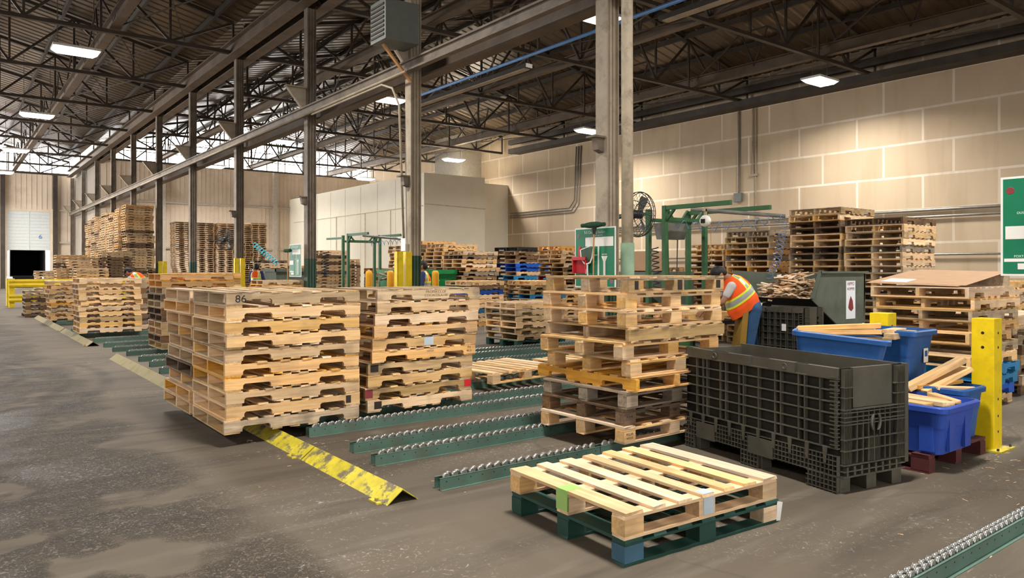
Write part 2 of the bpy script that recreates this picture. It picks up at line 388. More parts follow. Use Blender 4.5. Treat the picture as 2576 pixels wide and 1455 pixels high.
clerestory('window_2', 8.6, 28.9, 18.6, YE2, 14)
# horizontal girts and wall posts on the end walls
g = MB()
for zz in (3.6, 6.2): g.box(6.9, YE1-.18, zz, 8.4, YE1-.03, zz+.14)
for zz in (3.0, 6.3): g.box(8.6, YE2-.16, zz, 22, YE2-.03, zz+.13)
struct(g.build('trim_1', 'endwall_trim'))
for i, x in enumerate((12.4, 17.6, 20.6)):
    struct(MB().box(x, YE2-.35, 0, x+.3, YE2-.03, SILL).build('trim_%d' % (i+2), 'endwall_trim'))
for i, x in enumerate((3.45, 6.95)):
    struct(MB().box(x, YE1-.4, 0, x+.3, YE1-.03, SILL).build('trim_%d' % (i+5), 'steel_dark'))
# dock door: raised sectional leaf above, trailer parked against the opening
dd = thing('door_1', '', ''); del dd['label']; del dd['category']; dd['kind'] = 'structure'
lf = MB()
for i in range(12): z0 = 3.05+i*.255; lf.box(3.92, YE1+.02, z0, 5.28, YE1+.07, z0+.235); lf.box(5.36, YE1+.02, z0, 6.73, YE1+.07, z0+.235)
lf.box(5.28, YE1, 3.02, 5.36, YE1+.08, 6.1); lf.box(3.9, YE1+.05, 3.02, 6.75, YE1+.09, 6.1)
lf.build('door_leaf', 'door_white', dd); lettering('6', .5, 'pipe_blue', dd, (6.1, YE1-.005, 4.1), FY); 
t = thing('trailer', 'black empty trailer backed against the open dock door', 'trailer', (5.3, YE1+.5, 0))
mb = MB(); mb.box(-1.15, 0, .9, 1.15, 6, .98).box(-1.2, 0, .9, -1.15, 6, 3.1).box(1.15, 0, .9, 1.2, 6, 3.1).box(-1.2, 0, 3.05, 1.2, 6, 3.12).box(-1.2, 5.9, .9, 1.2, 6, 3.1)
mb.build('trailer_body', 'trailer_black', t); MB().box(-1.0, .3, 0, 1.0, .5, .9).build('trailer_bumper', 'trailer_black', t)
struct(MB().box(17.6, YE2+.2, -.1, 20.5, YE2+6, 0).build('trim_7', 'light_slab'))
struct(MB().box(1.5, YE1+.2, -.1, 9, YE1+7, 0).build('trim_8', 'light_slab'))
# cream inner room
mb = MB(); mb.box(22.0, 37.0, 0, 26.3, YE2, 7.1)
rm = struct(mb.build('wall_inner_room', 'cream'))
struct(MB().box(26.3, 38.2, 0, XW, 44, 6.95).build('wall_inner_room_side', 'cream'))
mb = MB()
mb.tube([(21.96, 57, 5.2), (21.96, 37.1, 5.2)], .03, 6).tube([(22, 36.96, 5.3), (26.3, 36.96, 5.2)], .03, 6)
for y_ in (41, 44.5, 49): mb.tube([(21.96, y_, 5.2), (21.96, y_, .5)], .025, 6)
for i in range(8): mb.box(21.985, 38+i*2.4, 0, 22, 38.02+i*2.4, 7.0)
struct(mb.build('trim_9', 'cream_line'))
struct(MB().box(27.4, 41.2, 0, XW, 44.6, 10.6).build('trim_10', 'concrete_pier'))
# conduit runs on the right wall
def pipe_thing(name, lab, cat, pts, r, m, group=None, n=8):
    return tag(MB().tube(pts, r, n).build(name, m, smooth=True), lab, cat, group)
t = thing('electrical_conduit', 'grey electrical conduit dropping to a junction box on the panelled wall', 'conduit', (XW-.06, 20.6, 4.8))
MB().tube([(0,0,0), (0,0,4.1)], .05, 8).build('pipe', 'conduit', t); MB().box(-.1,-.2,-.2,.04,.2,.2).build('junction_box', 'heater', t)
t = thing('electrical_conduit', 'thin pair of white conduits right of the junction box on panelled wall', 'conduit', (XW-.06, 19.7, 1.5))
MB().tube([(0,0,0), (0,0,7.4)], .03, 8).tube([(0,.16,4.3), (0,.16,7.4)], .03, 8).build('pipe', 'steel_light', t); MB().box(-.05,-.1,4.2,.03,.26,4.3).build('coupling', 'steel_light', t)
for j in range(3):
    pipe_thing('electrical_conduit', 'bundled conduit bending up the panelled wall beside the cream room, %s of three' % ('upper', 'middle', 'lowest')[j], 'conduit',
               [(XW-.05, 37.9, 5.1-.14*j), (XW-.05, 32.2-.2*j, 5.1-.14*j), (XW-.05, 31.8-.2*j, 5.5-.14*j), (XW-.05, 31.6-.2*j, 8.6)], .035, 'conduit', 'conduits by the cream room')
for (lab, za, zb, r) in (('upper long horizontal pipe on the panelled wall behind the pallet stacks', 3.65, 3.75, .06), ('second horizontal pipe on the panelled wall just below the upper one', 3.4, 3.5, .05), ('lowest horizontal pipe along the panelled wall', 2.05, 2.05, .04)):
    pipe_thing('wall_pipe', lab, 'pipe', [(XW-.12, -6, za), (XW-.12, 30, zb)], r, 'conduit')
# ------------------------------------------------------------------ columns and runway beams
CY = [2.1+6.08*i for i in range(12)]; CY[1] = 8.24; CY[3] = 20.05
def cname(i): return ('nearest', 'second', 'third', 'fourth', 'fifth', 'sixth', 'seventh', 'eighth', 'ninth', 'tenth', 'eleventh', 'last')[i]
for i, y in enumerate(CY):
    if i == 0: lab = 'steel column at the right edge carrying the second cleaning board'
    elif i == 1: lab = 'large steel column behind the green cleaning board'
    elif i == 2: lab = 'steel column with grey heater box on top and yellow guards below'
    else: lab = 'tall grey steel column, %s along the row from the cleaning board' % cname(i-1)
    t = thing('steel_column', lab, 'column', (8.2, y, 0), 0, 'columns of the middle row')
    hw = .125
    def shaft(z0, z1):
        m = MB(); m.box(-.13, -hw, z0, -.11, hw, z1).box(.11, -hw, z0, .13, hw, z1).box(-.11, -hw+.05, z0, .11, hw-.05, z1)
        m.box(-.05, -hw+.015, z0, -.015, hw-.015, z1).box(.03, -hw+.025, z0, .07, hw-.025, z1); return m
    shaft(0, 1.8 if i != 1 else 1.2).build('painted_base', 'column_green', t); shaft(1.8 if i != 1 else 1.2, 8.85).build('shaft', 'steel_light' if i < 3 else 'steel', t)
    MB().box(-.2, -.2, 0, .2, .2, .03).build('base_plate', 'steel_dark', t)
    if 2 <= i: MB().prism([(-.12, 6.6), (-.68, 6.6), (-.62, 6.52), (-.12, 5.9)], 'y', -.015, .015).box(-.72, -.1, 6.58, -.12, .1, 6.61).bar((-.68, 0, 6.57), (-.16, 0, 5.92), .12, .03).build('bracket', 'steel_light', t)
    if i < 5: MB().box(-.36, -.1, 3.52, -.13, .1, 3.55).prism([(-.13, 3.52), (-.28, 3.52), (-.25, 3.34), (-.13, 3.3)], 'y', -.06, .06).build('corbel', 'steel', t)
for (nm, lab, x0, z0, w, h, m) in (
    ('runway_beam', 'upper brown runway beam along the column tops', 7.75, 8.85, .34, .5, 'beam_brown'),
    ('runway_beam', 'second upper beam on the far side of the column tops', 8.35, 8.85, .34, .42, 'beam_brown'),
    ('runway_beam', 'deep lower brown beam on the wall side of the columns', 8.34, 5.74, .3, .4, 'beam_brown'),
    ('runway_beam', 'lower channel beam on the aisle side of the columns', 7.9, 5.78, .14, .24, 'steel')):
    bm = MB(); ya, yb = -10, 68.5
    bm.box(x0, ya, z0, x0+w, yb, z0+.04).box(x0, ya, z0+h-.04, x0+w, yb, z0+h).box(x0+w/2-.02, ya, z0+.04, x0+w/2+.02, yb, z0+h-.04)
    tag(bm.build(nm, m), lab, 'beam')
pipe_thing('electrical_conduit', 'thin conduit running along the lower channel beam', 'conduit', [(7.8, 13.9, 5.72), (7.8, 60, 5.72)], .03, 'steel_light')
pipe_thing('electrical_conduit', 'white conduit bending down the column with the heater box', 'conduit', [(7.82, 19, 5.66), (7.82, 15, 5.66), (7.84, 14.55, 5.5), (7.93, 14.4, 5.1), (8.0, 14.3, 1.9)], .025, 'steel_light')
pipe_thing('drain_pipe', 'thick pale drain pipe standing right of the large column', 'pipe', [(8.24, 7.85, 1.9), (8.24, 7.86, 5.0), (8.22, 7.83, 8.8)], .09, 'pipe_pale', n=16)
pipe_thing('pipe_sleeve', 'pale green painted pipe sleeve under the thick drain pipe', 'pipe', [(8.25, 7.85, 0), (8.24, 7.85, 1.9)], .105, 'sleeve_green', n=16)
t = thing('unit_heater', 'grey louvred heater box bracketed high on a column', 'heater', (7.62, 13.9, 6.25))
MB().box(-.45, -.3, 0, .36, .38, .85).build('cabinet', 'heater', t, bevel=.02)
mb = MB()
for j in range(8): mb.box(-.47, -.25, .08+j*.09, -.45, .33, .12+j*.09)
mb.build('louvre', 'steel_dark', t); MB().bar((-.3, .1, 0), (.38, .1, -.7), .08, .04).build('support_bracket', 'handle_wood', t)
pipe_thing('air_pipe', 'bright blue overhead air pipe hung from the trusses', 'pipe', [(13.0, -4, 7.5), (13.0, 22.5, 7.5)], .05, 'pipe_blue')
# ------------------------------------------------------------------ trusses, purlins
def truss(y, c, lab, group, far):
    t = thing('roof_truss', lab, 'truss', (c, y, 9.0), 0, group)
    h = 10.2
    MB().bar((-h, 0, .06), (h, 0, .06), .16, .12).build('bottom_chord', 'truss', t)
    MB().bar((-h, 0, 1.1), (0, 0, 3.45), .14, .12).bar((0, 0, 3.45), (h, 0, 1.1), .14, .12).build('top_chord', 'truss', t)
    n = 10; px = [-h+2*h*i/n for i in range(n+1)]
    def zt(x): return 3.45-2.35*abs(x)/h
    for i in range(n+1):
        MB().bar((px[i], 0, .1), (px[i], 0, zt(px[i])), .07, .07).build('web_post', 'truss', t)
    for i in range(n):
        a, b = (px[i], px[i+1]) if i % 2 else (px[i+1], px[i])
        MB().bar((a, 0, .1), (b, 0, zt(b)), .08, .08).build('web_diagonal', 'truss', t)
N2 = ('first', 'second', 'third', 'fourth', 'fifth', 'sixth', 'seventh', 'eighth', 'ninth', 'tenth', 'eleventh', 'twelfth')
ys_r = [y for y in CY if y < 58]; ys_l = [y for y in CY if y < 69]
for j, y in enumerate(reversed(ys_r)): truss(y, 18.6, '%s steel roof truss from the far windows in the right bay' % N2[j], 'trusses of the right bay', y > 35)
for j, y in enumerate(reversed(ys_l)):
    if y > 8: truss(y, -2.2, '%s steel roof truss from the far windows in the left bay' % N2[j], 'trusses of the left bay', y > 35)
for c, side, ye in ((18.6, 'right', 58), (-2.2, 'left', 69.5)):
    for j in range(11):
        dx = -9.6+j*1.92
        z = 12.6-.23*abs(dx)-.13
        tag(MB().box(-.05, -10, -.1, .05, ye, .1).build('purlin', 'truss', loc=(c+dx, 0, z)), '%s purlin from the wall side under the %s bay roof' % (N2[10-j], side), 'purlin', 'purlins of the %s bay' % side)
    for x, lab, hh in ((c+6.5, 'wall-side', .42), (c, 'ridge', .3), (c-6.5, 'column-side', .3)):
        b = MB(); b.box(-.14, -10, 0, .14, ye, .03).box(-.14, -10, hh-.03, .14, ye, hh).box(-.015, -10, .03, .015, ye, hh-.03)
        bt = thing('bracing_truss', 'long %s bracing truss running through the %s bay roof' % (lab, side), 'truss', (x, 0, 9.16), 0, 'bracing trusses')
        b.build('bottom_chord', 'beam_brown', bt)
        top = 12.6-.23*abs(x-c)-9.16-.25
        for i, ya in enumerate(CY[:-1]):
            yb = CY[i+1]
            if yb > ye or (ya < 8 and side == 'left'): continue
            w_ = MB(); ym = (ya+yb)/2
            w_.bar((0, ya+.1, .3), (0, ym-.6, top), .06, .06).bar((0, yb-.1, .3), (0, ym+.6, top), .06, .06).bar((0, ym, .3), (0, ym-.6, top), .05, .05).bar((0, ym, .3), (0, ym+.6, top), .05, .05).bar((0, ym-.6, top), (0, ym+.6, top), .06, .06)
            w_.build('web_panel', 'truss', bt)
        if True:
            for i, ya in enumerate(CY[:-1]):
                if CY[i+1] > ye or (ya < 8 and side == 'left'): continue
                MB().bar((0, ya, .05), (2.1 if lab != 'ridge' else -2.1, CY[i+1], .05), .035, .035).bar((0, CY[i+1], .05), (2.1 if lab != 'ridge' else -2.1, ya, .05), .035, .035).build('sway_rod', 'truss', bt)
for z, w, lab in ((8.75, .3, 'lower dark eave beam along the top of the panelled wall'), (9.3, .25, 'upper dark eave beam along the top of the panelled wall')):
    tag(MB().box(28.1, -12, z, 28.1+w, 37, z+.3).build('eave_beam', 'steel_dark'), lab, 'beam')
tag(MB().box(28.4, -12, 8.78, 29.0, 37, 8.95).build('eave_ledge', 'steel_dark'), 'dark ledge closing the top of the panelled wall', 'beam')
# ------------------------------------------------------------------ lamps
lamp0 = None
for x, bay in ((-7.8, 'far left'), (3.3, 'aisle side'), (14.4, 'middle'), (25.5, 'wall side')):
    for j in range(-1, 6):
        y = 2.35+12.3*j
        if y > (57 if x > 9 else 68): continue
        if x < -5 and j > 4: continue
        lab = 'glowing high bay lamp of the %s row, hanging %s' % (bay, ('behind the camera', 'nearest the camera', 'second from the camera', 'third from the camera', 'fourth from the camera', 'fifth from the camera', 'sixth from the camera')[j+1])
        if lamp0 is None:
            lamp0 = thing('high_bay_lamp', lab, 'lamp', (x, y, 8.42), 0, 'high bay lamps')
            MB().box(-.66, -.39, .0, .66, .39, .08).build('housing', 'white', lamp0, bevel=.01)
            MB().loft([[(-.5,-.26,-.1),(.5,-.26,-.1),(.5,.26,-.1),(-.5,.26,-.1)],[(-.63,-.36,0),(.63,-.36,0),(.63,.36,0),(-.63,.36,0)]]).build('lens', 'lamp_glow', lamp0)
            MB().tube([(-.5, 0, .1), (-.5, 0, 2.75)], .012, 6).tube([(.5, 0, .1), (.5, 0, 2.75)], .012, 6).build('hanger', 'steel', lamp0)
            ld = bpy.data.lights.new('lamp_light', 'AREA'); ld.shape = 'RECTANGLE'; ld.size = 1.2; ld.size_y = .6; ld.energy = LAMP_W; ld.color = (1, .955, .89); ld.spread = math.radians(155)
            lo = bpy.data.objects.new('lamp_light', ld); COL.objects.link(lo); lo.parent = lamp0; lo.location = (0, 0, -.12)
        else: dup(lamp0, (x, y, 8.42), 0, lab)
t = thing('strip_light', 'unlit strip light hanging below the blue air pipe', 'lamp', (13.45, 20, 7.35)); MB().tube([(0, -1.5, .1), (0, -1.5, 4.2)], .012, 6).tube([(0, 1.5, .1), (0, 1.5, 4.2)], .012, 6).build('hanger', 'steel', t)
MB().box(-.12, -3.3, 0, .12, 3.3, .12).build('housing', 'steel_dark', t); MB().box(-.1, -3.2, -.03, .1, 3.2, 0).build('tube_cover', 'steel_light', t)
t = thing('strip_light', 'unlit strip light under the roof near the top right', 'lamp', (13.45, 9.3, 7.35)); MB().tube([(0, -1.5, .1), (0, -1.5, 4.2)], .012, 6).tube([(0, 1.5, .1), (0, 1.5, 4.2)], .012, 6).build('hanger', 'steel', t)
MB().box(-.12, -2.4, 0, .12, 2.4, .12).build('housing', 'steel_dark', t); MB().box(-.1, -2.3, -.03, .1, 2.3, 0).build('tube_cover', 'steel_light', t)
# ------------------------------------------------------------------ pallets
PL, PW = 1.22, 1.02       # stringers run along X (PL)
def stringer_mesh(seed, notch=True):
    r = random.Random(seed); L = PL; pts = [(-L/2, .015), (-L/2+.15, .015)]
    if notch:
        pts = [(-L/2, .015), (-L/2+.15, .015), (-L/2+.15, .044), (-L/2+.165, .059), (-L/2+.375, .059), (-L/2+.39, .044), (-L/2+.39, .015),
               (L/2-.39, .015), (L/2-.39, .044), (L/2-.375, .059), (L/2-.165, .059), (L/2-.15, .044), (L/2-.15, .015), (L/2, .015), (L/2, .103), (-L/2, .103)]
    else: pts = [(-L/2, .015), (L/2, .015), (L/2, .103), (-L/2, .103)]
    return MB().prism(pts, 'y', -.019, .019).mesh('stringer', 'tan')
def board_mesh(L, w, th, seed):
    r = random.Random(seed); j = lambda a: r.uniform(-a, a)
    b = MB(); b.add([(-L/2+j(.006), -w/2+j(.003), 0), (L/2+j(.006), -w/2+j(.003), 0), (L/2+j(.006), w/2+j(.003), 0), (-L/2+j(.006), w/2+j(.003), 0),
                     (-L/2+j(.006), -w/2+j(.003), th), (L/2+j(.006), -w/2+j(.003), th), (L/2+j(.006), w/2+j(.003), th), (-L/2+j(.006), w/2+j(.003), th)],
                    [(0,3,2,1),(4,5,6,7),(0,1,5,4),(1,2,6,5),(2,3,7,6),(3,0,4,7)])
    return b.mesh('board', 'tan')
ST = [stringer_mesh(1), stringer_mesh(2, False)]
BW = [board_mesh(PW, .135, .015, i) for i in range(3)]     # wide boards, grain along local X, turned 90 degrees on the pallet
BN = [board_mesh(PW, .088, .015, i+5) for i in range(4)]
TOPX = {0: [-.542, -.36, -.18, 0, .18, .36, .542], 1: [-.542, -.375, -.235, -.08, .08, .235, .375, .542], 2: [-.542, -.3, -.1, .1, .3, .542]}
BOTX = [-.542, -.12, 0.0+.12, .542]; BOTX = [-.542, -.16, .0, .16, .542]
def deck_mesh(xs, name):
    m = MB()
    for i, x in enumerate(xs):
        w = .135 if i in (0, len(xs)-1) else .088; m.box(x-w/2, -PW/2, 0, x+w/2, PW/2, .015)
    # grain along the boards: the mesh is built turned so that local X runs along them
    m.v = [(v[1], -v[0], v[2]) for v in m.v]
    return m.mesh(name, 'tan')
DT = [deck_mesh(TOPX[i], 'top_deck') for i in range(3)]; DB = deck_mesh(BOTX, 'bottom_deck')
# far pallets: one mesh
def far_mesh():
    m = MB()
    for x in TOPX[0]: m.box(x-.06, -PW/2, .103, x+.06, PW/2, .118)
    for x in BOTX: m.box(x-.06, -PW/2, 0, x+.06, PW/2, .015)
    for y in (-PW/2+.019, 0, PW/2-.019):
        L = PL; pts = [(-L/2, .015), (-L/2+.15, .015), (-L/2+.17, .052), (-L/2+.36, .052), (-L/2+.38, .015), (L/2-.38, .015), (L/2-.36, .052), (L/2-.17, .052), (L/2-.15, .015), (L/2, .015), (L/2, .103), (-L/2, .103)]
        m.prism(pts, 'y', y-.019, y+.019)
    return m
FARM = far_mesh(); FAR_ME = FARM.mesh('pallet', 'tan')
def setmat(o, m):
    o.material_slots[0].link = 'OBJECT'; o.material_slots[0].material = MATS[m]
WORD = {'pale': 'pale new', 'tan': 'tan', 'honey': 'honey coloured', 'weathered': 'weathered brown', 'dark': 'dark stained', 'grey': 'grey weathered',
        'blue_paint': 'bright blue', 'teal_blue': 'faded blue', 'red_paint': 'red', 'dark_red': 'dark red', 'green_paint': 'dark green', 'black_plain': 'black plastic'}
def pallet(x, y, z, rz, m, detail, label, group, var=0, rnd=R):
    if detail == 0:
        o = obj('pallet', FAR_ME, None, (x, y, z), (0, 0, rz)); setmat(o, m); tag(o, label, 'pallet', group); return o
    t = thing('pallet', label, 'pallet', (x, y, z), rz, group)
    for yy in (-PW/2+.019, 0, PW/2-.019):
        o = obj('stringer', ST[0], t, (0, yy, 0)); setmat(o, m)
    if detail == 1:
        o = obj('top_deck', DT[var], t, (0, 0, .103), (0, 0, PI/2)); setmat(o, m)
        o = obj('bottom_deck', DB, t, (0, 0, 0), (0, 0, PI/2)); setmat(o, m)
    else:
        xs = TOPX[var]
        for i, xx in enumerate(xs):
            e = i in (0, len(xs)-1)
            o = obj('deck_board', rnd.choice(BW if e else BN), t, (xx+rnd.uniform(-.008, .008)*(not e), rnd.uniform(-.006, .006), .103), (0, 0, PI/2+rnd.uniform(-.008, .008)*(not e))); setmat(o, m if rnd.random() < .75 else rnd.choice(['tan', 'weathered', 'pale']) if m in ('pale', 'tan', 'honey', 'weathered', 'grey') else m)
        for i, xx in enumerate(BOTX):
            e = i in (0, 4)
            o = obj('bottom_board', rnd.choice(BW if e else BN), t, (xx, rnd.uniform(-.004, .004), 0), (0, 0, PI/2)); setmat(o, m if rnd.random() < .7 or m not in ('pale', 'tan', 'honey') else 'weathered')
    return t
# block pallet, 9 blocks; deck boards along local Y; height .14
BLK = MB().box(-.065, -.05, 0, .065, .05, .0855).mesh('block', 'tan')
BLONG = [board_mesh(PL, .1, .017, i+20) for i in range(3)]; BD = [board_mesh(PW, w, .017, i+30) for i, w in enumerate((.095, .1, .09))]; BWD = [board_mesh(PW, .125, .017, i+40) for i in range(2)]
def block_pallet(x, y, z, rz, m, label, group, n=7, mb_=None, solid=False, rnd=R, bm=None):
    t = thing('pallet', label, 'pallet', (x, y, z), rz, group); mb_ = mb_ or m
    for yy in (-.46, 0, .46):
        o = obj('bottom_board', rnd.choice(BLONG), t, (0, yy*.998, 0)); setmat(o, m)
        o = obj('stringer_board', rnd.choice(BLONG), t, (0, yy*.998, .1025)); setmat(o, m)
        for xx in (-.545, 0, .545):
            o = obj('block', BLK, t, (xx, yy, .017)); setmat(o, mb_)
    for i in range(n):
        xx = -.547+1.094*i/(n-1)
        o = obj('deck_board', rnd.choice(BWD if i in (0, n-1) else BD), t, (xx, rnd.uniform(-.006, .006), .1195), (0, 0, PI/2+rnd.uniform(-.006, .006))); setmat(o, m)
    return t
HID = []
def stack(x, y, n, desc, cols, detail=1, z0=0.0, rz=0., group=None, jit=.02, seed=0, kinds=None, rj=.012, skip=0):
    """x, y: the corner nearest the camera (lowest x and y); desc says which stack it is"""
    r = random.Random(seed*31+n); z = z0
    w, l = (PL, PW) if abs(rz) < .5 else (PW, PL)
    res = []
    for i in range(n):
        m = cols[(n-1-i) % len(cols)] if isinstance(cols, list) else r.choices(('pale', 'tan', 'honey', 'weathered', 'dark', 'grey'), (2, 4, 1.4, 4, 1.6, 1) if cols == 'old' else ((3, 4, 2, 2, .4, .5) if cols == 'new' else (.3, 1, .3, 3, 4, 1)))[0]
        pos = ORD[n-1-i] if i else 'bottom'
        if n > 22: pos = 'number %d' % (n-i)
        lab = '%s pallet, %s %s' % (WORD[m].replace(' wooden', ''), pos, 'in '+desc)
        if m == 'black_plain': lab = lab.replace('plastic wooden', 'plastic')
        dx, dy = r.uniform(-jit, jit), r.uniform(-jit, jit)
        if i >= skip:
            p = pallet(x+w/2+dx, y+l/2+dy, z, rz+r.uniform(-rj, rj), m, detail, lab, group or 'pallets in '+desc, r.randrange(3), r); res.append(p)
        else: HID.append((x+w/2+dx, y+l/2+dy, z, rz, m))
        z += .1195
    return res
# ------------------------------------------------------------------ roller rails and floor guards
def rail_profile(m, L):
    # open channel: two side flanges, web at the bottom, small lips outward on the floor
    for s in (-1, 1):
        m.box(0, s*.036-.002, .0, L, s*.036+.002, .080)
        a, b = (s*.036, s*.06) if s > 0 else (s*.06, s*.036)
        m.box(0, a, 0, L, b, .004)
        a, b = (s*.026, s*.038) if s > 0 else (s*.038, s*.026)
        m.box(0, a, .078, L, b, .082)
    return m
WH = MB().lathe([(.012, -.009), (.022, -.011), (.0265, -.007), (.0265, .007), (.022, .011), (.012, .009)], 14).mesh('wheel', 'wheel', smooth=True)
HOLE = MB().lathe([(.0045, -.001), (.0045, .001)], 8).mesh('hole', 'ink')
def rail(x, y, L, lab, near, group='roller rails across the floor'):
    t = thing('roller_rail', lab, 'conveyor rail', (x, y, 0), 0, group)
    rail_profile(MB(), L).build('channel', 'rail_green', t)
    ax = MB(); n = int(L/.072) if near else int(L/.078)
    n = min(n, 49) if near else n
    if near:
        for i in range(int(L/.1)):
            if i % 2 == 0: pass
        hm = MB(); nh = int(L/.1)
        for i in range(nh):
            for zz in (.055,): hm.prism([(-.0+.05+i*.1+.005*math.cos(a*PI/3), zz+.005*math.sin(a*PI/3)) for a in range(6)], 'y', -.0388, -.0378)
        hm.build('punched_holes', 'ink', t)
    wm = MB()
    for i in range(n):
        for s in (0, 1):
            xx = .06+i*.072+s*.036; yy = (-.014, .014)[s]
            if near: obj('wheel', WH, t, (xx, yy, .084), (PI/2, 0, 0))
            else: wm.tube([(xx, yy-.01, .084), (xx, yy+.01, .084)], .0265, 8)
    if near and L > n*.072+.15:
        for i in range(n, int(L/.072)-1):
            for s in (0, 1):
                xx = .06+i*.072+s*.036; yy = (-.014, .014)[s]; wm.tube([(xx, yy-.01, .084), (xx, yy+.01, .084)], .0265, 8)
    if wm.v:
        o = wm.build('wheel_row', 'wheel', t, smooth=False); o['kind'] = 'stuff'
    return t
rl = ['green roller rail leading from beside the yellow floor guard end towards the flat pallets',
      'green roller rail running under the front edge of the mixed block pallet stack', 'green roller rail just behind the one under the mixed block pallet stack',
      'green roller rail passing along the front of the tall pallet stack marked 86', 'green roller rail hidden partly beneath the stack marked 86',
      'green roller rail under the rear edge of the stack marked 86']
for i, (y, x0, L, near) in enumerate(((4.30, 2.66, 1.5, 1), (5.13, 2.60, 3.0, 1), (5.59, 2.64, 3.4, 1), (6.37, 2.58, 6.2, 1), (6.83, 2.64, 6.2, 1), (7.66, 3.2, 6.3, 0))):
    rail(x0, y, L, rl[i], near)
rail(4.17, 4.30, 2.6, 'short green roller rail under the mixed block pallet stack front corner', 0)
rail(2.9, 1.6, 7.0, 'green roller rail crossing the bottom right corner of the floor', 1)
for i, (y, x0) in enumerate(((8.1, 3.2), (9.0, 3.0), (9.45, 3.0), (10.25, 3.0), (10.7, 2.9), (11.5, 2.45), (12.4, 2.5), (13.2, 2.5), (14.2, 2.5), (15.05, 2.42), (16.0, 2.42), (17.2, 2.42), (18.7, 2.4), (19.0, 2.4), (20.4, 2.4), (23.5, 2.4), (24.2, 2.4))):
    rail(x0, y, 7.4 if y < 10.9 else 5.4, 'green roller rail lane in the middle distance, %s going back from the stack marked 86' % (N2+('thirteenth', 'fourteenth', 'fifteenth', 'sixteenth', 'seventeenth'))[i], 0)
for i, (y, x0) in enumerate(((3.6, 10.6), (4.15, 10.8), (5.0, 12.0))):
    rail(x0, y, 4, 'green roller rail at the right edge behind the yellow post, %s one' % ('nearest', 'middle', 'farthest')[i], 0)
def guard(x, ya, yb, m, lab):
    t = thing('floor_guard', lab, 'floor guard', (x, ya, 0), 0, 'angle iron floor guards')
    L = yb-ya; b = MB()
    b.prism([(-.115, .0), (-.108, .0), (0, .08), (.108, .0), (.115, .0), (0, .088)], 'y', 0, L).build('angle_bar', m, t)
    MB().box(-.16, .05, 0, -.1, .17, .012).tube([(-.13, .11, 0), (-.13, .11, .03)], .014, 6).build('anchor_tab', m, t)
guard(2.34, 4.2, 5.62, 'yellow_worn', 'bright worn yellow angle guard nearest the camera')
guard(2.34, 5.64, 7.9, 'yellow_worn', 'scraped yellow angle guard running under the stack marked 86')
guard(2.3, 8.9, 13.9, 'yellow_faded', 'faded dusty angle guard behind the stack marked 86')
guard(2.3, 16.4, 20.6, 'yellow_faded', 'faded angle guard beside the ten high pallet stack on the left')
guard(2.3, 20.7, 27.0, 'yellow_faded', 'farthest faded angle guard beside the low weathered stack')

# ------------------------------------------------------------------ near stacks
d86 = 'stack marked 86'
s86 = stack(1.86, 6.36, 10, 'the stack marked 86', ['weathered', 'pale', 'tan', 'pale', 'tan', 'honey', 'honey', 'tan', 'pale', 'weathered'], 2, .111, seed=1, jit=.012)
lettering('86', .088, 'ink', s86[-1], (-.49, -PW/2-.0006, .060), FY, 1.1, 'pen_mark')
lettering('Z', .02, 'ink_brown', s86[-2], (-.02, -PW/2-.0006, .075), FY, 1., 'grade_stamp')
MB().box(-.03, -PW/2-.001, .03, .02, -PW/2+.001, .10).build('scorch_mark', 'scorch', s86[1], loc=(.5, 0, 0))
sl2 = stack(1.88, 7.46, 10, 'the stack behind the one marked 86', ['pale', 'tan', 'honey', 'tan', 'tan', 'weathered', 'dark', 'tan', 'honey', 'tan'], 2, .111, seed=2, jit=.03)
sr1 = stack(3.22, 6.5, 10, 'the stack right of the one marked 86', ['weathered', 'pale', 'pale', 'honey', 'tan', 'honey', 'weathered', 'tan', 'weathered', 'tan'], 2, .111, seed=3, jit=.012, skip=0)
for i, p in enumerate(sr1): p.location.x += .012*i
lettering('PROPERTY OF', .034, 'ink_brown', sr1[9], (.06, -PW/2-.0006, .085), FY, 1.15)
lettering('COCACOLA100', .034, 'ink_brown', sr1[9], (.06, -PW/2-.0006, .048), FY, 1.15)
lettering('P 6', .03, 'ink', sr1[4], (.53, -PW/2-.0006, .085), FY); lettering('48 21', .03, 'ink', sr1[4], (.53, -PW/2-.0006, .05), FY)
lettering('NAGA', .028, 'ink_brown', sr1[4], (.05, -PW/2-.0006, .078), FY)
MB().box(-.06, -PW/2-.0015, .02, .05, -PW/2+.001, .102).build('tape_patch', 'tape', sr1[5], loc=(.03, 0, 0))
MB().box(.53, -PW/2-.0012, .03, .612, -PW/2+.001, .103).build('red_end', 'spray_red', sr1[1]); MB().box(-.612, -PW/2-.0012, .02, -.53, -PW/2+.001, .103).build('red_end', 'dot_red', sr1[1])
MB().box(-.54, -PW/2-.0012, .03, -.46, -PW/2+.001, .103).build('scorch_mark', 'scorch', sr1[0])
MB().box(-.585, -PW/2-.0012, .03, -.5, -PW/2+.001, .1).build('scorch_mark', 'scorch', sr1[3])
MB().box(.3, -PW/2-.003, .1181, .42, -PW/2+.1, .1195).build('spray_mark', 'spray_green', sr1[9], loc=(0, 0, 0))
